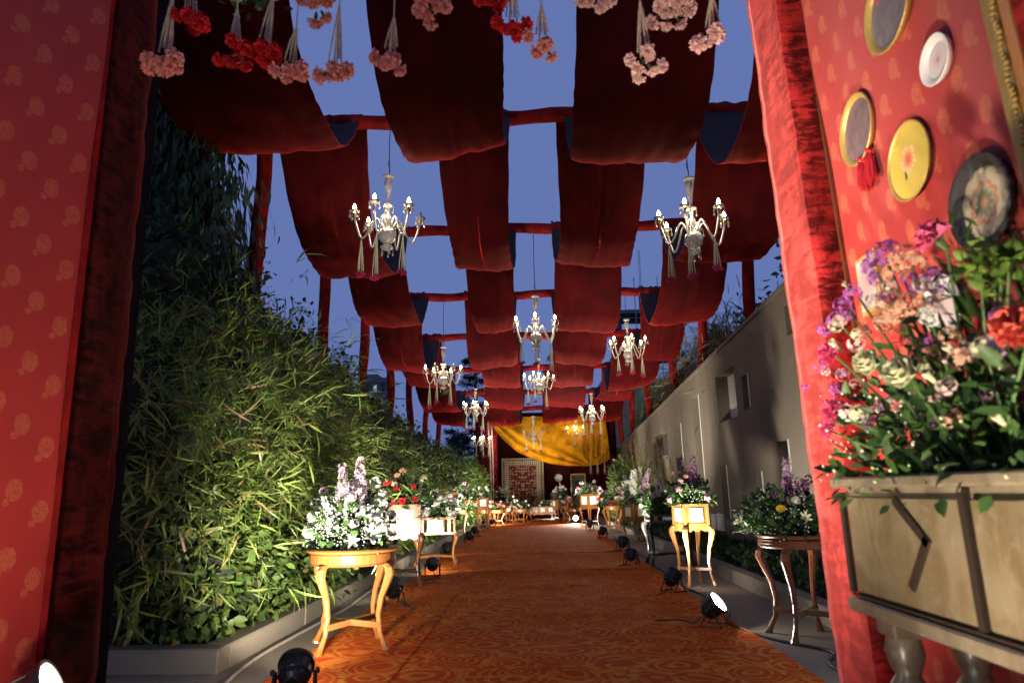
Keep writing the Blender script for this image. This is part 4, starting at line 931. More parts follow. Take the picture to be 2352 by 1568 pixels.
# ------------------------------------------------------------------ chandeliers
A1 = [1]*6
chandelier('large crystal chandelier hanging nearest on the left of the canopy', 'the nearest left chandelier', (-1.87, 7.9, 4.30), .98, .35, BZ[1], [0, 0, 1, 1, 1, 1], 17, [(3, 1), (4, 1.25), (5, 1.05)], 1)
chandelier('large crystal chandelier hanging nearest on the right of the canopy', 'the nearest right chandelier', (2.09, 7.9, 4.12), .98, .1, BZ[1], A1, 17, [(3, .95), (4, 1.05), (5, .85)], 2)
chandelier('crystal chandelier in the middle of the canopy, nearest of the centre row', 'the nearest centre chandelier', (.055, 11, 3.62), .88, .5, BZ[2], A1, 17, [(3, .9), (4, 1), (5, 1.35)], 3)
chandelier('crystal chandelier beneath the left swags, third beam from the gate', 'the second left chandelier', (-1.99, 14, 3.42), .88, .2, BZ[3], [1, 1, 1, 1, 0, 0], 17, [(3, 1.2), (4, 1), (5, 1.1)], 4)
chandelier('crystal chandelier beneath the right swags, third beam from the gate', 'the second right chandelier', (2.08, 14, 3.92), .9, .6, BZ[3], A1, 17, [(3, .9), (4, .9), (5, 1)], 5)
chandelier('crystal chandelier second in the centre row, under the nearest centre one', 'the second centre chandelier', (.13, 16.9, 3.70), .88, .15, BZ[4], A1, 17, [(3, .9), (4, .8), (5, 1.2)], 6)
chandelier('small looking crystal chandelier third on the left above the hedge end', 'the third left chandelier', (-1.82, 19.9, 3.40), .88, .45, BZ[5], A1, 17, [(3, 1), (4, 1), (5, 1.1)], 7)
chandelier('small looking crystal chandelier third on the right beside the mustard drape', 'the third right chandelier', (1.75, 19.9, 3.18), .88, .3, BZ[5], A1, 17, [(3, 1.1), (4, 1), (5, 1.1)], 8)
chandelier('unlit crystal chandelier in front of the mustard drape', 'the unlit chandelier', (-.07, 23.1, 2.88), .88, .55, BZ[6], [0]*6, 2, [(3, .9), (4, .9), (5, .9)], 9)
chandelier('far crystal chandelier against the mustard drape on the right', 'the far drape chandelier', (1.61, 25.6, 3.15), .85, .2, BZ[7], A1, 17, [(3, .9), (4, .9), (5, .9)], 10)
chandelier('far crystal chandelier at the left corner of the pavilion', 'the pavilion corner chandelier', (-2.1, 25.6, 2.84), .85, .8, BZ[7], A1, 17, [(3, .9), (4, .9), (5, .9)], 11)

# ------------------------------------------------------------------ flower tassels over the gate
TY = 2.3
for i, (bx, by, tx, ty, col, nb, lab) in enumerate([
    (380, 140, 398, -12, 'pink', 8, 'pale pink carnation tassel hanging leftmost over the gate'),
    (440, 45, 440, -60, 'red', 7, 'red carnation tassel second from the left over the gate'),
    (540, 118, 545, 20, 'red', 7, 'red carnation tassel below the pale hydrangea cluster, left one'),
    (607, 115, 628, -15, 'red', 7, 'red carnation tassel below the pale hydrangea cluster, right one'),
    (668, 155, 681, 62, 'pink', 6, 'pink carnation tassel just right of the red pair'),
    (770, 158, 780, 12, 'pink', 6, 'pink carnation tassel hanging alone against blue sky on the left'),
    (725, 8, 725, -110, 'pink', 7, 'high pink carnation cluster cut by the top edge near the left sky gap'),
    (897, 130, 905, 40, 'pink', 5, 'small pink carnation tassel in front of the centre left swag edge'),
    (995, 12, 995, -110, 'pink', 8, 'high pink carnation cluster in front of the centre left swag'),
    (1177, 62, 1175, -50, 'red', 6, 'red carnation tassel at the right edge of the centre left swag'),
    (1247, 98, 1243, 12, 'pink', 5, 'pink carnation tassel in the middle sky gap'),
    (1368, 2, 1368, -110, 'palepink', 6, 'high pale pink cluster at the left edge of the centre right swag'),
    (1482, 142, 1470, 4, 'palepink', 7, 'bright pale pink carnation tassel in front of the centre right swag'),
    (1547, 20, 1547, -100, 'palepink', 11, 'big pale pink carnation ball high over the centre right swag'),
    (1635, 82, 1635, -12, 'palepink', 5, 'near white carnation tassel rightmost over the gate'),
    (1135, -8, 1135, -110, 'red', 6, 'red carnation cluster peeping in at the top edge in the middle')]):
    hanging(lab, at(bx, by, TY), at(tx, ty, TY), col, nb, 40+i)
o = thing('hydrangea_bunch', 'pale cream hydrangea bunch with green leaves at the top left edge', 'flowers', at(575, 0, TY+.05))
for k, (x, y, c) in enumerate([(-.1, .03, 'pink'), (-.06, -.0, 'cream'), (-.0, .02, 'white'), (.06, .03, 'cream'), (.11, .0, 'white'), (.0, .09, 'white'), (.08, .1, 'cream')]): bloom(o, 'cluster', c, (x, -.02, y+.02), (x*3, -.6, -.3), .045)
g = np.random.default_rng(9); n = 40; pp = g.normal(size=(n, 3))*np.array([.09, .03, .04])+np.array([0, .02, .05]); link('foliage', leaf_mesh('foliage', pp, unit(g.normal(size=(n, 3))+np.array([0, 0, -.6])), unit(g.normal(size=(n, 3))), g.uniform(.03, .06, n), T_OVAL, L['florist']), o)['kind'] = 'stuff'
MB().tube([(0, 0, .05), (0, 0, 3.9-o.location.z)], .004, 4).build('thread', M['stemgreen'], o)

# ------------------------------------------------------------------ left row of tables, stands and flowers
round_table('honey wood round table nearest on the left, curved legs on the carpet', (-1.40, 5.11, .022), .0, .70, .68, 'wood', t=.05, a0=-.25*PI+.35)
arrangement('big white gypsophila and rose arrangement with pink spike on the nearest left table', (-1.42, 5.1, .722), .33, .29, .62,
            [('rose', 'white', 6, .05, .1, .7), ('cluster', 'white', 24, .05, .1, .85), ('lily', 'white', 5, .07, .05, .5), ('spike', 'lilac', 2, .15, .75, .95), ('spike', 'white', 2, .1, .2, .5), ('cluster', 'lilac', 3, .045, .5, .9)], 11, 420, (.05, .12), 1300, 'white', 'florist', lean=(.0, 0))
box_stand('tall tile box stand behind the nearest left table', (-1.66, 8.42, .022), .12, .96, .40, .36, 'wood', 0)
arrangement('red carnation and pink statice arrangement on the tall left box stand', (-1.66, 8.42, .95), .32, .28, .55, [('carnation', 'red', 9, .045, .1, .7), ('carnation', 'peach', 3, .045, .5, .9), ('spike', 'lilac', 3, .12, .3, .7), ('cluster', 'cream', 3, .05, .5, .9)], 12, 480, (.05, .11), 150, 'palepink')
box_stand('low slatted box table with central white tile on the left', (-1.62, 10.75, .03), .1, .715, .62, .26, 'wood', 1, slats=True, apron=False, d=.5)
arrangement('dense white lily and phlox arrangement on the slatted left box table', (-1.62, 10.75, .70), .36, .3, .55, [('lily', 'white', 8, .08, .1, .8), ('rose', 'white', 8, .06, .1, .8), ('cluster', 'white', 8, .06, .2, .8), ('cluster', 'mauve', 3, .06, .5, .9), ('spike', 'lilac', 3, .12, .4, .9)], 13, 380, (.06, .12), 300)
box_stand('slim left stand half hidden behind the slatted box table', (-1.95, 16.2, .03), .2, .78, .42, .14, 'wood', 2)
arrangement('pink and red mixed arrangement behind the white lilies on the left', (-1.9, 16.1, .78), .5, .4, .72, [('carnation', 'coral', 7, .055, .1, .7), ('rose', 'white', 6, .06, .1, .8), ('cluster', 'lilac', 5, .07, .4, .9), ('spike', 'white', 3, .12, .3, .7)], 14, 420, (.07, .14), 400)
box_stand('tall narrow left stand near the far shrubs', (-1.62, 19.6, .034), .3, .95, .34, .3, 'wood', 0)
arrangement('white flowers on the tall narrow far left stand', (-1.62, 19.6, .94), .3, .28, .5, [('rose', 'white', 7, .06, .1, .8), ('spike', 'white', 3, .12, .3, .7)], 15, 220, (.07, .14), 250)
# ------------------------------------------------------------------ right row
round_table('dark polished round table nearest on the right beside the gate pillar', (2.02, 5.35, 0), .0, .755, .60, 'darkwood', True, t=.05, a0=-.25*PI+.1)
arrangement('white lily, yellow daisy and purple lilac arrangement on the dark round table', (1.96, 5.35, .755), .40, .30, .52,
            [('daisy', 'yellow', 6, .04, .1, .6), ('spike', 'purple', 6, .12, .1, .7), ('spike', 'lilac', 1, .16, .7, .9), ('cluster', 'purple', 7, .05, .3, .9), ('rose', 'white', 3, .045, .2, .6), ('lily', 'cream', 4, .06, .0, .4)], 21, 620, (.05, .13), 300)
box_stand('tall pale tile box stand nearest on the right', (1.86, 8.25, 0), .25, .935, .33, .26, 'wood2', 0, t=.05)
arrangement('dark foliage arrangement with pink roses and plum spike on the nearest right box stand', (1.86, 8.25, .93), .28, .26, .58, [('rose', 'palepink', 5, .045, .1, .8), ('spike', 'purple', 2, .16, .7, .9), ('carnation', 'pink', 3, .035, .3, .8)], 22, 620, (.04, .10), 300)
box_stand('black slatted table behind the nearest right box stand', (1.98, 10.35, 0), .0, .75, .62, .12, 'blackwood', 1, slats=True, apron=False, d=.5, t=.06)
arrangement('mauve and white phlox arrangement with dark leaves on the black table', (1.95, 10.35, .75), .34, .3, .62, [('cluster', 'white', 5, .05, .2, .8), ('spike', 'lilac', 3, .15, .4, .8), ('rose', 'white', 4, .055, .0, .5), ('cluster', 'mauve', 3, .05, .5, .8)], 23, 420, (.06, .14), 200, lean=(-.2, 0))
box_stand('bright tile box stand in the middle of the right row', (2.2, 15.1, 0), .5, .8, .44, .31, 'wood', 1)
arrangement('glowing white stock arrangement on the middle right box stand', (2.2, 15.1, .79), .45, .4, .95, [('spike', 'white', 5, .13, .4, .8), ('spike', 'lilac', 2, .13, .5, .9), ('cluster', 'white', 8, .07, .1, .7), ('carnation', 'red', 3, .05, .1, .6)], 24, 380, (.06, .14), 350, leafm='bright')
round_table('honey round stand with long curved legs farther down the right row', (2.05, 18.4, 0), .2, .72, .52, 'wood', t=.06)
arrangement('red and pink roses with dark spikes on the farther right round stand', (2.05, 18.4, .72), .42, .36, .6, [('rose', 'crimson', 6, .06, .1, .7), ('rose', 'palepink', 6, .06, .1, .7), ('spike', 'purple', 3, .13, .3, .8)], 25, 320, (.07, .14), 150)
box_stand('tall glowing tile box stand at the far right of the aisle', (1.7, 21.9, 0), .6, 1.03, .42, .42, 'wood', 2)
arrangement('mauve and white posy on the tall far right box stand', (1.7, 21.9, 1.02), .42, .38, .5, [('cluster', 'lilac', 5, .07, .2, .9), ('rose', 'white', 6, .06, .1, .8), ('cluster', 'magenta', 2, .06, .4, .9)], 26, 280, (.07, .13), 250)

# ------------------------------------------------------------------ group in front of the pavilion
def fx(px, py, Y): v = at(px, py, Y); return (v.x, Y, .034)
far = [('round', (1114, 1200, 21.9), .55, .5, 'small honey side table at the left foot of the pavilion', 'white and pink posy on the small left side table', [('rose', 'white', 6, .06, .1, .8), ('rose', 'palepink', 5, .06, .1, .8)]),
       ('box', (1154, 1190, 25.2), .78, .45, 'box stand left of the hanging rug', 'tall pale arrangement left of the hanging rug', [('spike', 'white', 4, .13, .4, .8), ('rose', 'palepink', 6, .06, .1, .7), ('cluster', 'lilac', 3, .06, .3, .9)]),
       ('round', (1140, 1195, 23.6), .5, .55, 'curved leg table beside the rug stand', 'coral posy on the curved leg table', [('rose', 'coral', 6, .06, .1, .8), ('rose', 'white', 3, .06, .1, .8)]),
       ('box', (1174, 1192, 24.6), .66, .3, 'slim tile stand in front of the hanging rug', 'white posy on the slim tile stand', [('rose', 'white', 6, .06, .1, .8), ('cluster', 'lilac', 2, .06, .3, .9)]),
       ('round', (1197, 1192, 24.6), .5, .62, 'arched honey table in front of the hanging rug', 'small white and green posy on the arched table', [('rose', 'white', 8, .05, .1, .8)]),
       ('long', (1247, 1192, 25.2), .55, .95, 'long low tile planter under the rug corner', 'low green arrangement in the long tile planter', [('rose', 'white', 6, .05, .1, .6), ('rose', 'coral', 2, .06, .1, .5)]),
       ('box', (1290, 1190, 25.0), .8, .6, 'wide tile box stand right of the hanging rug', 'white and pink arrangement right of the hanging rug', [('spike', 'white', 2, .13, .5, .8), ('rose', 'white', 6, .07, .1, .7), ('rose', 'palepink', 4, .06, .1, .7)]),
       ('round', (1305, 1193, 24.2), .58, .45, 'small honey table in front of the wide tile stand', 'pale pink posy on the small honey table', [('rose', 'palepink', 8, .06, .2, .8)]),
       ('round', (1320, 1196, 23.9), .5, .5, 'small honey table behind the dazzling floor lamp', 'red carnation posy behind the dazzling floor lamp', [('carnation', 'coral', 9, .055, .1, .8)])]
for i, (kd, (px, py, Y), h, wd, l1, l2, bl) in enumerate(far):
    p = fx(px, py, Y)
    if kd == 'round': round_table(l1, p, .3*i, h, wd, 'wood', t=.05, group='small tables by the pavilion')
    elif kd == 'box': box_stand(l1, p, .2+.3*i, h, wd, .3, 'wood', i % 3, group='box stands by the pavilion')
    else: box_stand(l1, p, 0, h, wd, .24, 'wood', 1, group='box stands by the pavilion', d=.34, nt=3)
    arrangement(l2, (p[0], p[1], p[2]+h-.02), wd*.5, wd*.45 if kd != 'long' else .2, .42 if i not in (1, 6) else .75, bl, 70+i, 180, (.06, .12), 90)

# ------------------------------------------------------------------ end pavilion
pv = thing('pavilion', 'maroon draped pavilion closing the far end of the aisle', 'pavilion', (.45, 27.2, 0))
MB().box((0, 1.2, 2.1), (5.6, .1, 4.2)).build('back_wall', M['darkvelvet'], pv)
MB().box((-2.75, .3, 2.1), (.1, 1.9, 4.2)).build('side_wall', M['darkvelvet'], pv); MB().box((2.75, .3, 2.1), (.1, 1.9, 4.2)).build('side_wall', M['darkvelvet'], pv)
MB().box((-2.45, -.75, 2.05), (.42, .3, 4.1), bev=.03).build('front_pier', M['darkvelvet'], pv); MB().box((2.55, -.75, 2.05), (.3, .3, 4.1), bev=.03).build('front_pier', M['darkvelvet'], pv)
MB().box((0, -.75, 4.0), (5.5, .32, .5), bev=.03).build('valance', M['velvet'], pv)
MB().box((0, .2, 4.22), (5.6, 2.0, .06)).build('roof_cloth', M['darkvelvet'], pv)
MB().box((-.3, .85, .12), (3.4, .6, .24), bev=.02).build('red_riser', M['velvet'], pv)
o = thing('striped_curtain', 'tied curtain with cream and red strips at the left of the pavilion', 'curtain', (-1.72, 26.3, 0))
for k in range(7):
    m = [M['cloth_red'], M['whiteboard'], M['crush'], M['whiteboard'], M['cloth_red'], M['crush'], M['cloth_red']][k]; b = MB()
    b.tube([(k*.055-.16, 0, 0.02), (k*.045-.12, .03, 1.4), (k*.05-.15, 0, 2.6), (k*.07-.25, 0, 3.9)], [.035, .03, .035, .045], 7); b.build('strip', m, o, smooth=True)
# hanging rug
g = G('persian_rug'); x, y, z = g.sep(g.co()); axx = g.mth('ABSOLUTE', x); ex = g.mth('DIVIDE', axx, .89); ez = g.mth('DIVIDE', g.mth('ABSOLUTE', z), 1.2)
dx = g.mth('SUBTRACT', .89, axx); dz = g.mth('SUBTRACT', 1.2, g.mth('ABSOLUTE', z)); ed = g.mth('MINIMUM', dx, dz)
mv = g.comb(axx, 0, z); fl = g.vor(mv, 8.0, 'F1', 'Distance', .45); fl2 = g.vor(mv, 21, 'F1', 'Distance', .8)
fld = g.mth('MAXIMUM', g.mth('MULTIPLY', g.mth('LESS_THAN', fl, .40), g.mth('GREATER_THAN', g.mth('SINE', g.mth('MULTIPLY', fl, 34)), -.4)), g.mth('LESS_THAN', fl2, .22))
field = g.mix(fld, (.16, .018, .014), (.60, .46, .30)); bord = g.mix(g.mth('LESS_THAN', g.vor(mv, 12, 'F1', 'Distance', .2), .33), (.60, .52, .38), (.16, .05, .03))
c = g.mix(g.mth('LESS_THAN', ed, .30), field, bord); c = g.mix(g.mth('LESS_THAN', g.mth('ABSOLUTE', g.mth('SUBTRACT', ed, .31)), .015), c, (.45, .33, .18)); c = g.mix(g.mth('LESS_THAN', g.mth('ABSOLUTE', g.mth('SUBTRACT', ed, .09)), .015), c, (.12, .02, .015)); c = g.mix(g.mth('LESS_THAN', ed, .06), c, (.45, .32, .17))
g.set(Base_Color=c, Roughness=.95); g.bump(g.noise(g.co(), 200, 2), .3, .004)
rc = at(1201, 1119, 27.9); o = thing('hanging_rug', 'cream bordered maroon floral rug hung on the pavilion wall', 'rug', (rc.x, 28.0, rc.z+.02))
MB().grid(lambda u, v: ((u-.5)*1.78, .012*math.sin(u*7+v*2), (v-.5)*2.4), 14, 18).build('pile', g.m, o, smooth=True); MB().box((0, .03, 0), (1.7, .03, 2.35)).build('rug_backing', M['inlay'], o)
# round plates and a framed picture on the pavilion wall
g, c, r = radial('lace_plate', [(0, (.4, .38, .36)), (.3, (.7, .68, .64)), (.45, (.3, .28, .26)), (.6, (.7, .68, .65)), (.8, (.35, .32, .3)), (1, (.72, .7, .66))]); M['lace'] = g.m
for (px, py, lab) in ((1283, 1097, 'round white patterned plate on the pavilion wall between rug and picture'), (1273, 1137, 'round pale plate low on the pavilion wall behind flowers')):
    v = at(px, py, 28.3); o = thing('wall_plate', lab, 'plate', (v.x, 28.32, v.z), group='plates on the pavilion wall'); MB().lathe([(0, 0), (.6, 0), (.95, .12), (1, .15), (.96, .16), (.6, .05), (0, .05)], 28, Matrix.Rotation(PI/2, 4, 'X')).build('dish', M['lace'], o).scale = (.16, .16, .16)
g = G('prayer_mat'); x, y, z = g.sep(g.co()); ed = g.mth('MINIMUM', g.mth('SUBTRACT', .26, g.mth('ABSOLUTE', x)), g.mth('SUBTRACT', .66, g.mth('ABSOLUTE', z)))
arch = g.mth('LESS_THAN', g.mth('ADD', g.mth('POWER', g.mth('DIVIDE', g.mth('ABSOLUTE', x), .17), 2.0), g.mth('POWER', g.mth('DIVIDE', g.mth('ABSOLUTE', g.mth('ADD', z, .12)), .62), 4.0)), 1.0)
pat = g.mth('LESS_THAN', g.vor(g.co(), 26, 'F1', 'Distance'), .3); c = g.mix(pat, (.05, .035, .025), (.25, .2, .13)); c = g.mix(arch, c, (.012, .022, .03)); lamp_ = g.mth('LESS_THAN', g.mth('ADD', g.mth('POWER', g.mth('DIVIDE', x, .05), 2.0), g.mth('POWER', g.mth('DIVIDE', z, .14), 2.0)), 1.0); c = g.mix(g.mth('MULTIPLY', lamp_, .4), c, (.2, .22, .22)); g.set(Base_Color=c, Roughness=.5)
v = at(1329, 1125, 28.2); o = thing('framed_picture', 'gold framed dark arch picture on the right of the pavilion wall', 'picture', (v.x, 28.3, v.z-.05))
MB().box((0, 0, 0), (.54, .02, 1.36)).build('print', g.m, o); M['gold'] = plain('gold_frame', (.55, .38, .12), .35, .6, bump=.4, bscale=60)
for sx in (-1, 1): MB().box((sx*.295, -.015, 0), (.06, .05, 1.48), bev=.01).build('frame_side', M['gold'], o)
for sz in (-1, 1): MB().box((0, -.016, sz*.71), (.53, .05, .06), bev=.01).build('frame_rail', M['gold'], o)
# mustard drape
def mustard():
    xl, xr, zt = -1.62, 2.85, 4.05
    def bottom(u):
        a = u; k = [(0, 3.62), (.08, 3.15), (.2, 2.65), (.35, 2.32), (.5, 2.15), (.65, 2.06), (.8, 2.05), (.92, 2.12), (1, 2.3)]
        for (u0, z0), (u1, z1) in zip(k, k[1:]):
            if u <= u1: t = (u-u0)/(u1-u0); return z0+(z1-z0)*t
        return k[-1][1]
    def fn(u, v):                       # v 0 top .. 1 bottom
        x = xl+(xr-xl)*u; zb = bottom(u); z = zt+(zb-zt)*v
        amp = .055*(.25+.75*v); fold = math.sin(17*math.atan2(1.02-v+.02, .84-u) + 2*math.sin(u*5))*amp*(1.3 if u < .84 else .5)+math.sin((u*22+v*3))*.05*(1-v)+.03*math.sin(u*47+v*9)*(1-v)
        gath = math.exp(-((u-.78)/.05)**2)*.14*math.sin(v*PI)
        y = 25.95-.55*math.sin(v*PI*.62)-fold-gath
        return (x-.25*math.sin(v*PI)*math.exp(-((u-.85)/.2)**2)*.3, y, z-fold*.25)
    b = MB(); b.grid(fn, 90, 110, flip=True); b.grid(lambda u, v: (lambda p: (p[0], p[1]+.012, p[2]))(fn(u, v)), 90, 110)
    o = thing('mustard_drape', 'gathered mustard yellow drape sagging across the front of the pavilion', 'drape', (0, 0, 0)); b.build('swagged_cloth', M['yellow'], o, smooth=True)
    def tail(u, v): x = 1.95+.75*u; return (x+.03*math.sin(v*5), 25.28-.05*math.sin(u*24+v)-.12*math.sin(v*PI*.5), 3.95-1.55*v)
    b = MB(); b.grid(tail, 40, 40, flip=True); b.grid(lambda u, v: (lambda p: (p[0], p[1]+.012, p[2]))(tail(u, v)), 40, 40); b.build('hanging_tail', M['yellow'], o, smooth=True)
mustard()
v = at(1372, 1060, 24.7)
for q, dx in enumerate((-.26, 0, .26)):
    t = thing('jasmine_tassel', f'{["left", "middle", "right"][q]} pale tassel below the mustard drape tail', 'tassel', (v.x+dx, 24.7, v.z+.05), group='tassels below the drape'); tm, ends = CH['tassel'][q]
    for me, e in zip(tm, ends): link('strand', me, t)
    for e in ends: bloom(t, 'carnation', 'hotpink', e, (e.x, e.y, -.3), .03)
    MB().tube([(0, 0, 0), (0, .3, 1.2)], .004, 4).build('thread', M['jasmine2'], t)

# ------------------------------------------------------------------ plates and frame on the right wing
LEAN = Matrix.Rotation(-.017, 3, 'Y')
W0, W1 = Vector((1.345, 2.575, 0)), Vector((1.235, .6, 0)); WD = (W1-W0).normalized(); WN = Vector((-WD.y*-1, WD.x*-1, 0)); WN = Vector((WD.y, -WD.x, 0)) if Vector((WD.y, -WD.x, 0)).x < 0 else Vector((-WD.y, WD.x, 0))
WROT = math.atan2(WD.y, WD.x)
def on_wing(px, py, off=.035):
    d = ray(px, py); o_ = Vector((0, 0, CAMH)); nl = LEAN @ WN; t = (W0+nl*off-o_).dot(nl)/d.dot(nl); return o_+d*t
g, c, r = radial('antique_mirror', [(0, (.35, .30, .31)), (1, (.30, .26, .28))], .15, .75); M['mirror'] = g.m
def cloudy(name, a, b_):
    g = G(name); f = g.noise(g.co(), 3.2, 5, .65); g.set(Base_Color=g.mix(f, a, b_), Roughness=.25, Metallic=.35); return g.m
M['mirror'] = cloudy('tarnished_mirror', (.10, .05, .055), (.34, .25, .27)); M['mirror2'] = cloudy('cloudy_mirror', (.12, .10, .11), (.34, .30, .31))
g, c, r = radial('white_plate', [(0, (.35, .2, .2)), (.06, (.3, .25, .25)), (.12, (.62, .45, .45)), (.5, (.68, .6, .6)), (.55, (.6, .52, .52)), (.7, (.72, .70, .68)), (1, (.78, .76, .74))], .35); M['whiteplate'] = g.m
g, c, r = radial('flower_tray', [(0, (.5, .25, .15)), (.12, (.12, .16, .07)), (.26, (.45, .40, .26)), (.36, (.55, .16, .08)), (.40, (.5, .46, .3)), (.62, (.48, .42, .27)), (.66, (.10, .14, .06)), (.72, (.36, .14, .1)), (.80, (.6, .24, .15)), (.83, (.14, .09, .05)), (.95, (.12, .08, .05)), (.97, (.45, .45, .06)), (1, (.45, .45, .06))], .35, 0, 10)
sp = g.mth('LESS_THAN', g.vor(g.co(), 9, 'F1', 'Distance'), .22); g.set(Base_Color=g.mix(g.mth('MULTIPLY', sp, .5), c, (.5, .12, .07))); M['tray'] = g.m
g = G('painted_plate'); x, y, z = g.sep(g.co()); bgc = g.mix(g.noise(g.co(), 1.6, 3), (.60, .36, .08), (.46, .42, .05)); an = g.mth('ARCTAN2', g.mth('SUBTRACT', z, .05), x)
rr = g.mth('SQRT', g.mth('ADD', g.mth('MULTIPLY', x, x), g.mth('POWER', g.mth('SUBTRACT', z, .05), 2.0))); pet = g.mth('MULTIPLY_ADD', g.mth('ABSOLUTE', g.mth('SINE', g.mth('MULTIPLY', an, 2.5))), .12, .26)
fm = g.mth('LESS_THAN', rr, pet); fcol = g.mix(g.step(rr, .05, .34), (.60, .14, .05), (.70, .50, .24)); c = g.mix(fm, bgc, fcol); vein = g.mth('GREATER_THAN', g.mth('SINE', g.mth('MULTIPLY', an, 14)), .75); c = g.mix(g.mth('MULTIPLY', g.mth('MULTIPLY', fm, vein), .5), c, (.55, .08, .03))
lf = g.mth('LESS_THAN', g.mth('ADD', g.mth('POWER', g.mth('DIVIDE', g.mth('SUBTRACT', x, -.2), .06), 2.0), g.mth('POWER', g.mth('DIVIDE', g.mth('ADD', z, .3), .12), 2.0)), 1.0); c = g.mix(lf, c, (.08, .10, .05)); g.set(Base_Color=c, Roughness=.35); M['painted'] = g.m
M['gilt'] = plain('gilt_rim', (.50, .34, .10), .35, .35, bump=.2); M['trayrim'] = plain('dark_scalloped_rim', (.035, .035, .035), .35, bump=.3)
def wall_plate(label, px, py, dia, face, rim, rimw=.12, scal=0, depth=.12, cat='plate'):
    p = on_wing(px, py); o = thing('wall_plate' if cat == 'plate' else 'wall_mirror', label, cat, p, WROT, 'plates on the right brocade panel'); T = Matrix.Rotation(PI/2, 4, 'X'); s = dia/2; k = 1-rimw
    sg = 1
    # local -y or +y must face the camera: WN in local coordinates
    ln = Matrix.Rotation(-WROT, 3, 'Z') @ WN; T = Matrix.Rotation(PI/2 if ln.y < 0 else -PI/2, 4, 'X')
    wob = (lambda a: .03*math.cos(scal*a)) if scal else None
    MB().lathe([(k-.02, .0), (k, .03), (.97, depth), (1, depth), (1, depth-.04), (.9, -.06), (0, -.06)], 48, T, wob=wob, cap=False).build('rim', M[rim], o, smooth=True).scale = (s,)*3
    MB().lathe([(k, .012), (k*.6, .016), (0, .018)], 40, T, cap=False).build('face', M[face], o, smooth=True).scale = (s,)*3
    return o
wall_plate('large gilt rimmed round mirror cut by the top edge of the picture', 2043, 15, .30, 'mirror2', 'gilt', .14, cat='mirror')
wall_plate('plain white round plate high on the brocade panel', 2155, 137, .15, 'whiteplate', 'whiteplate', .3, depth=.2)
wall_plate('tarnished oval looking mirror with gilt rim above a red tassel', 1972, 298, .27, 'mirror', 'gilt', .14, cat='mirror')
wall_plate('yellow plate painted with an orange hibiscus', 2088, 370, .26, 'painted', 'gilt', .06, depth=.06)
wall_plate('dark scalloped tray with flower medallion on the brocade panel', 2262, 465, .265, 'tray', 'trayrim', .26, 26, .16)
wall_plate('pink washed round plate half hidden behind the console flowers', 2165, 705, .20, 'whiteplate', 'whiteplate', .1, depth=.06)
p = on_wing(2003, 650); o = thing('small_frame', 'small gold edged picture half hidden by purple flowers', 'picture', p, WROT); MB().box((0, 0, 0), (.16, .03, .22)).build('frame', M['gilt'], o); MB().box((0, .0165, 0), (.13, .004, .19)).build('print', M['whiteplate'], o); MB().box((0, -.0165, 0), (.13, .004, .19)).build('print', M['whiteplate'], o)
p = on_wing(1985, 352, .05); o = thing('red_tassel', 'red thread tassel bunch hanging below the tarnished mirror', 'tassel', p, WROT)
M['thread'] = plain('red_thread', (.40, .006, .014), .7, var=.3, vscale=60)
for k in range(5):
    b = MB(); r0 = random.Random(k); x0 = (k-2)*.022; zz = -.015*(k % 3)
    for q in range(26): a = r0.uniform(0, 6.28); e = r0.uniform(.004, .018); b.tube([(x0, 0, zz), (x0+e*.7*math.cos(a), e*.7*math.sin(a), zz-.04), (x0+e*math.cos(a), e*math.sin(a), zz-.11+r0.uniform(-.01, .01))], .0022, 3)
    b.ball((x0, 0, zz), .009, 7, 5); b.build('thread_bunch', M['thread'], o)
def big_frame():
    p = on_wing(2262, 0); q = on_wing(2352, 345); top = 3.3; bot = 1.70; tA = (p-W0).dot(WD); o = thing('ornate_frame', 'ornate gold edged textile frame leaning out of the right edge', 'frame', W0+WD*tA+WN*.03+LEAN @ Vector((0, 0, bot)), WROT); o.rotation_euler = (LEAN @ Matrix.Rotation(WROT, 3, 'Z')).to_euler()
    h = top-bot; ln = Matrix.Rotation(-WROT, 3, 'Z') @ WN; sg = 1 if ln.y > 0 else -1
    MB().box((.035, sg*.012, h/2), (.045, .05, h), bev=.01).build('beaded_edge', M['gold'], o); MB().box((.075, sg*.008, h/2), (.03, .04, h), bev=.008).build('inner_edge', M['wood2'], o); MB().box((.14, sg*.004, h/2), (.10, .02, h)).build('red_mount', M['crush'], o)
    g = G('folk_textile'); d = g.vor(g.co(), 16, 'F1', 'Color'); c = g.ramp(g.sep(d)[0], [(.0, (.5, .5, .5)), (.3, (.05, .09, .3)), (.55, (.55, .35, .05)), (.75, (.5, .06, .03)), (1, (.6, .58, .5))], 'CONSTANT'); g.set(Base_Color=c, Roughness=.9)
    MB().box((.42, sg*.006, h/2), (.46, .02, h)).build('textile', g.m, o)
    b = MB(); g2 = random.Random(5)
    for k in range(110): b.ball((.055+.004*math.sin(k), sg*.034, .02+h*k/110), .006+.002*g2.random(), 6, 4)
    b.build('beads', M['gilt'], o)
big_frame()

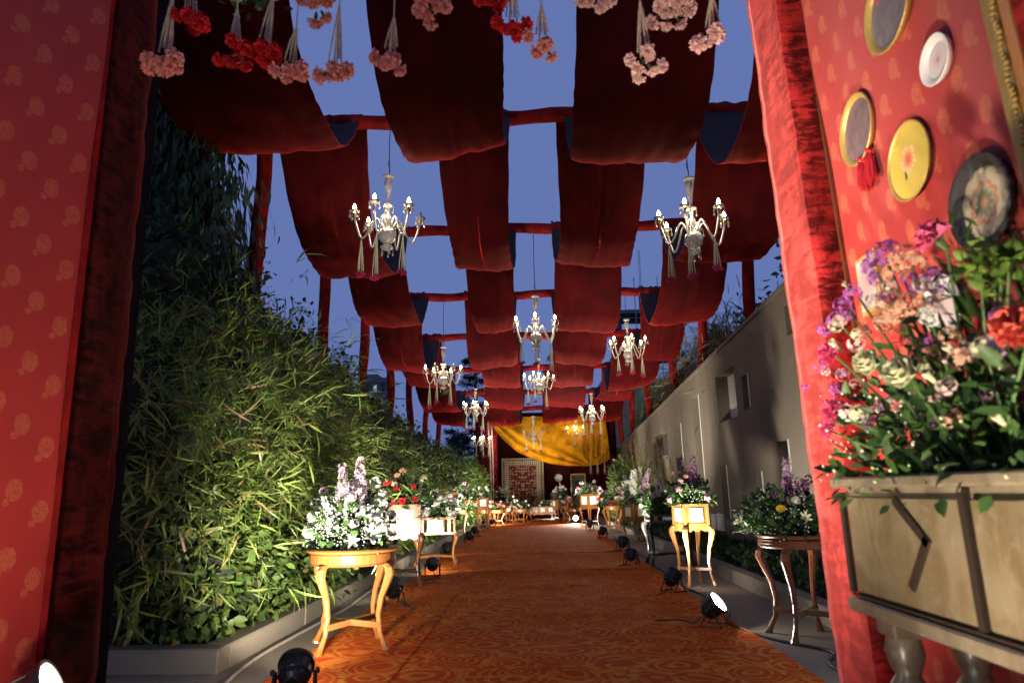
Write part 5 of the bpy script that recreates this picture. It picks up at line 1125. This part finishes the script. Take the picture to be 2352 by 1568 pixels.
# ------------------------------------------------------------------ flower console at the right foreground
cs = thing('console_box', 'worn cream planter console with dark chevron inlay on turned legs', 'console', (1.085, 0, 0))
cs.location = (1.085, 1.56, 0); yl, yh, zb, zt = -.62, .56, .765, 1.125; fxx = -.135
MB().box((0, (yl+yh)/2, (zb+zt)/2), (.25, yh-yl-.02, zt-zb-.02)).build('carcass', M['oldpaint'], cs)
MB().box((fxx, (yl+yh)/2, zt-.012), (.05, yh-yl+.04, .03), bev=.006).build('top_moulding', M['oldpaint'], cs); MB().box((fxx, (yl+yh)/2, zb-.005), (.035, yh-yl+.02, .04), bev=.006).build('bottom_rail', M['oldpaint'], cs)
for ya, yb in ((-.02, .52), (-.58, -.06)): MB().box((fxx+.004, (ya+yb)/2, (zb+zt)/2-.01), (.018, yb-ya, zt-zb-.09), bev=.003).build('front_panel', M['goldpaint'], cs)
for y in (.545, -.04): MB().box((fxx-.005, y, (zb+zt)/2-.005), (.014, .022, zt-zb-.07)).build('inlay_strip', M['inlay'], cs)
MB().box((fxx-.004, (yl+yh)/2, zb+.024), (.012, yh-yl-.02, .006)).build('inlay_line', M['inlay'], cs)
for (ya, za, yb_, zb_) in ((.235, 1.062, .118, .966), (.118, .97, .21, .854)):
    L_ = math.hypot(yb_-ya, zb_-za); T = Matrix.Translation((fxx-.008, (ya+yb_)/2, (za+zb_)/2)) @ Matrix.Rotation(math.atan2(zb_-za, yb_-ya), 4, 'X'); MB().box((0, 0, 0), (.01, L_+.016, .024), T).build('chevron_inlay', M['inlay'], cs)
lp = [(.05, .0), (.035, .03), (.03, .05), (.055, .09), (.062, .14), (.05, .19), (.03, .22), (.045, .26), (.03, .30), (.026, .42), (.045, .47), (.058, .52), (.05, .57), (.03, .60), (.042, .63), (.05, .66), (.042, .70), (.05, .705)]
for sx in (-.09, .09):
    for y in (.40, -.5): MB().lathe(lp, 18).build('turned_leg', M['oldpaint'], cs, smooth=True, loc=(sx, y, .0)); MB().box((sx, y, .725), (.09, .10, .05), bev=.004).build('leg_block', M['oldpaint'], cs)
# its flowers
fa = thing('flower_arrangement', 'large mixed arrangement of roses, carnations and statice on the cream console', 'flowers', (1.08, 1.6, 1.1), group='flower arrangements'); fo = fa.location
g = np.random.default_rng(55); n = 1400
yy = g.uniform(-.62, .55, n); hh = g.beta(1.3, 2.2, n)*.46; xx = np.clip(g.normal(size=n)*.09+.02, -.11-.04*(hh < .1), .2); p = np.stack([xx, yy, hh+.0], 1); p[:, 2] *= (1-.35*np.abs(yy)/.62)
ax = unit(np.stack([xx*4-.3, yy*.8, .35+hh], 1)+g.normal(size=(n, 3))*.55)
link('foliage', leaf_mesh('foliage', p, ax, unit(np.array([-.4, 0, .7])+g.normal(size=(n, 3))*.5), g.uniform(.03, .068, n), T_OVAL, L['florist']), fa)['kind'] = 'stuff'
n = 44; p = np.stack([g.uniform(-.18, -.12, n), g.uniform(-.6, .55, n), g.uniform(-.06, .1, n)], 1); link('trailing_leaves', leaf_mesh('trailing_leaves', p, unit(np.array([-.8, 0, -.35])+g.normal(size=(n, 3))*.5), unit(np.array([-.3, 0, .7])+g.normal(size=(n, 3))*.4), g.uniform(.03, .06, n), T_OVAL, L['florist']), fa)['kind'] = 'stuff'
core_mesh([((.03, -.05, .03), (.09, .5, .05))], .9).build('moss_base', M['core'], fa, smooth=True)
V, F = gyp_mesh(120, .2, .5, .36, 56, .0045); link('filler_flowers', fast_mesh('filler_flowers', V, F, P['cream']), fa)['kind'] = 'stuff'
V, F = gyp_mesh(70, .12, .3, .3, 57, .005); V = V+np.array([-.1, .35, .02]); link('filler_flowers', fast_mesh('filler_flowers', V, F, P['white']), fa)['kind'] = 'stuff'
def cb(kind, col, px, py, X, s, d=(-1, -.5, .4), stem=True):
    q = at_x(px, py, X)-fo; bloom(fa, kind, col, q, d, s)
    if stem: b = MB(); b.tube([q-Vector(d).normalized()*s*.8, (q*.55+Vector((0, 0, -.02))), (q.x*.2, q.y*.3, .02)], .004, 5); b.build('flower_stem', M['stemgreen'], fa)
cb('rose', 'cream', 1992, 832, .93, .043); cb('rose', 'cream', 2068, 856, .92, .046)
cb('carnation', 'magenta', 2145, 545, 1.0, .05, (-.6, .2, .9)); cb('carnation', 'magenta', 1915, 945, .93, .046); cb('carnation', 'magenta', 1900, 985, .94, .03); cb('carnation', 'magenta', 1905, 810, .95, .042); cb('carnation', 'coral', 2335, 750, .9, .05)
for (px, py, s) in ((2020, 585, .032), (2040, 575, .028), (2000, 612, .026), (1960, 672, .026), (1935, 700, .026), (2010, 640, .02), (1920, 735, .026), (1945, 720, .022), (2090, 640, .02), (2105, 660, .018), (2140, 630, .02), (1850, 890, .014), (2038, 940, .016)): cb('cluster', 'mauve', px, py, 1.0, s*1.35, (-.7, -.3, .6), s > .025)
for (px, py, s) in ((2075, 590, .032), (2055, 625, .028), (2100, 600, .026), (2045, 690, .034), (2065, 725, .034), (2085, 700, .028), (2130, 690, .028), (2030, 740, .026), (1985, 760, .02), (2180, 770, .02)): cb('cluster', 'peach', px, py, .98, s*1.35, (-.7, -.3, .6), s > .03)
n = 900; t_ = g.uniform(0, 1, n); yy = g.uniform(-.6, .42, n); top = .5*np.exp(-((yy-.02)/.33)**2)+.15; p = np.stack([np.clip(g.normal(size=n)*.06+.04, -.06, .18), yy, top*t_], 1)
link('foliage', leaf_mesh('foliage', p, unit(np.stack([p[:, 0]*2-.3, yy*.4, .9+0*yy], 1)+g.normal(size=(n, 3))*.5), unit(np.array([-.6, 0, .5])+g.normal(size=(n, 3))*.5), g.uniform(.03, .075, n), T_LANCE, L['florist']), fa)['kind'] = 'stuff'
for k in range(64):
    r0 = random.Random(800+k); px, py = r0.uniform(1870, 2340), r0.uniform(620, 980)
    if py > 560+.5*abs(px-2080): cb(*r0.choice([('cluster', 'peach'), ('cluster', 'lilac'), ('cluster', 'white'), ('cluster', 'palepink'), ('cluster', 'mauve'), ('carnation', 'pink'), ('bud', 'cream'), ('cluster', 'cream')]), px, py, r0.uniform(.95, 1.05), r0.uniform(.018, .034), (-.7, -.3, .6), False)
for (px, py) in ((2190, 800), (2205, 780), (2170, 830), (2225, 790), (2210, 830), (2185, 760)): cb('bud', 'palepink', px, py, 1.02, .016, (-.7, 0, .5), False)
for (px, py, s) in ((2250, 610, .06), (2300, 640, .06), (2285, 600, .05), (2320, 590, .05)):
    q = at_x(px, py, 1.0)-fo; m = 26; pp = np.tile(np.array(q), (m, 1))+g.normal(size=(m, 3))*.02; link('leaf_sprig', leaf_mesh('leaf_sprig', pp, unit(g.normal(size=(m, 3))+np.array([-.2, 0, .4])), unit(g.normal(size=(m, 3))), g.uniform(.03, .055, m), T_OVAL, L['bright']), fa); b = MB(); b.tube([q, q*.6, (0, q.y*.4, .02)], .003, 4); b.build('flower_stem', M['stemgreen'], fa)

# ------------------------------------------------------------------ floor lamps
for lab, p, t, pw, sz, s in [
    ('black floor lamp seen from behind at the bottom left of the carpet', (-1.33, 3.78, .022), (-2.0, 6.6, 1.5), 820, 92, 1.1),
    ('black floor lamp behind the legs of the nearest left table', (-1.5, 6.98, .022), (-2.5, 8.3, 1.6), 560, 90, 1.1),
    ('black floor lamp standing before the tall left box stand', (-1.45, 9.3, .022), (-1.75, 10.9, .8), 220, 95, 1.0),
    ('black floor lamp under the slatted left box table', (-1.55, 11.6, .028), (-2.1, 13.4, 1.8), 500, 110, 1.1),
    ('floor lamp tilted skyward past the slatted left table', (-1.55, 15.2, .034), (-2.0, 16.3, 2.0), 560, 130, 1.0),
    ('second skyward floor lamp beside the lit left shrub', (-1.63, 17.4, .034), (-2.2, 18.8, 2.0), 640, 130, 1.0),
    ('black floor lamp at the foot of the narrow far left stand', (-1.62, 20.6, .034), (-2.2, 21.9, 1.6), 560, 120, 1.1),
    ('farthest black floor lamp on the left of the carpet', (-1.5, 22.3, .034), (-.7, 26.8, 1.5), 650, 100, 1.0),
    ('glaring floor lamp at the bottom right beside the gate pillar', (1.56, 3.42, 0), (2.3, 4.4, .9), 90, 90, 1.0),
    ('glaring floor lamp with its round lens turned to the dark round table', (1.43, 5.75, .016), (2.15, 5.3, .85), 100, 95, 1.05),
    ('black floor lamp in front of the nearest right box stand', (1.48, 7.66, .016), (2.8, 8.6, 1.7), 420, 95, 1.05),
    ('black floor lamp at the right carpet edge on the middle seam', (1.40, 10.35, .028), (1.9, 11.4, 2.6), 700, 95, 1.0),
    ('black floor lamp at the right carpet edge just past the seam', (1.57, 12.6, .034), (2.4, 14.0, 2.6), 750, 105, 1.1),
    ('black floor lamp before the far right round stand', (1.55, 16.2, .034), (2.2, 18.0, 2.2), 700, 130, 1.05),
    ('black floor lamp before the tall far right box stand', (1.5, 19.5, .034), (1.8, 21.6, 2.0), 700, 130, 1.1),
    ('dazzling floor lamp facing down the aisle before the pavilion', (1.34, 23.5, .034), (.3, 17.0, 2.4), 800, 140, 1.1)]:
    par_can(lab, p, t, pw, sz, s)
WARM = (1, .84, .64)
par_can('blown out flood lamp on a stand at the bottom left by the brocade', (-1.60, 2.18, 0), (1.25, 3.3, 1.9), 1500, 66, 1.15, lift=.32, color=WARM)
par_can('flood lamp on the floor below the plates, out of the picture', (.1, .95, 0), (1.3, 1.75, 2.3), 260, 85, 1.0, color=WARM)
par_can('flood lamp on the floor below the left brocade, out of the picture', (-1.25, 1.05, 0), (-1.95, 2.05, 1.9), 110, 110, 1.0, color=WARM)
# cables
def cable(label, pts, r, mat):
    o = MB(); P3 = [Vector(p) for p in pts]; out = []
    for i in range(len(P3)-1):
        a, b_, c_, d_ = P3[max(i-1, 0)], P3[i], P3[i+1], P3[min(i+2, len(P3)-1)]
        for k in range(6):
            t = k/6; out.append(.5*((2*b_)+(c_-a)*t+(2*a-5*b_+4*c_-d_)*t*t+(3*b_-a-3*c_+d_)*t**3))
    out.append(P3[-1]); tag(o.tube(out, r, 6).build('power_cable', M[mat], smooth=True), label, 'cable', 'power cables')
cable('black power cable snaking past the dark round table on the right', [(1.72, 3.3, .012), (1.88, 3.9, .012), (1.82, 4.5, .012), (1.98, 4.85, .012), (1.74, 5.25, .012), (1.55, 5.8, .03), (1.72, 6.4, .012), (1.76, 7.2, .012), (1.68, 8.0, .012), (1.72, 9.2, .012), (1.7, 10.3, .012)], .011, 'rubber')
cable('thin black cable along the far right carpet edge', [(1.72, 10.2, .01), (1.8, 11.3, .01), (1.74, 12.4, .01), (1.85, 13.6, .01), (1.76, 15.2, .01), (1.85, 17, .01)], .009, 'rubber')
cable('pale cable running along the left kerb', [(-1.72, 3.6, .012), (-1.9, 4.2, .012), (-1.98, 4.9, .012), (-1.96, 5.8, .012), (-1.92, 6.8, .012), (-1.97, 8.0, .012), (-1.9, 9.5, .012)], .013, 'whitecable')
# dropped leaves and petals
g2 = random.Random(3); LF = leaf_mesh('fallen_leaf', np.zeros((1, 3)), np.array([[0, 1., 0]]), np.array([[0, 0, 1.]]), np.array([1.]), T_OVAL, L['bright']); LF2 = leaf_mesh('fallen_leaf', np.zeros((1, 3)), np.array([[0, 1., 0]]), np.array([[0, 0, 1.]]), np.array([1.]), T_OVAL, L['dry'])
for k, (x, y, dsc) in enumerate([(-1.15, 4.15, 'green leaf lying on the carpet by the bottom left lamp'), (-.35, 9.5, 'green leaf in the middle of the carpet near the seam'), (-1.4, 8.05, 'green leaf under the tall left box stand'), (2.05, 4.6, 'dry leaf on the paving left of the dark table legs'), (1.9, 6.9, 'dry leaf on the paving near the nearest right box stand'), (2.2, 4.3, 'dry curled leaf on the paving by the gate pillar'), (2.1, 7.3, 'brown leaf on the paving by the right kerb')]):
    o = link('fallen_leaf', LF if k < 3 else LF2, None, (x, y, .045 if k < 3 else .012), (.1, .15, g2.uniform(0, 6)), .08 if k < 3 else .07); tag(o, dsc, 'leaf', 'fallen leaves')
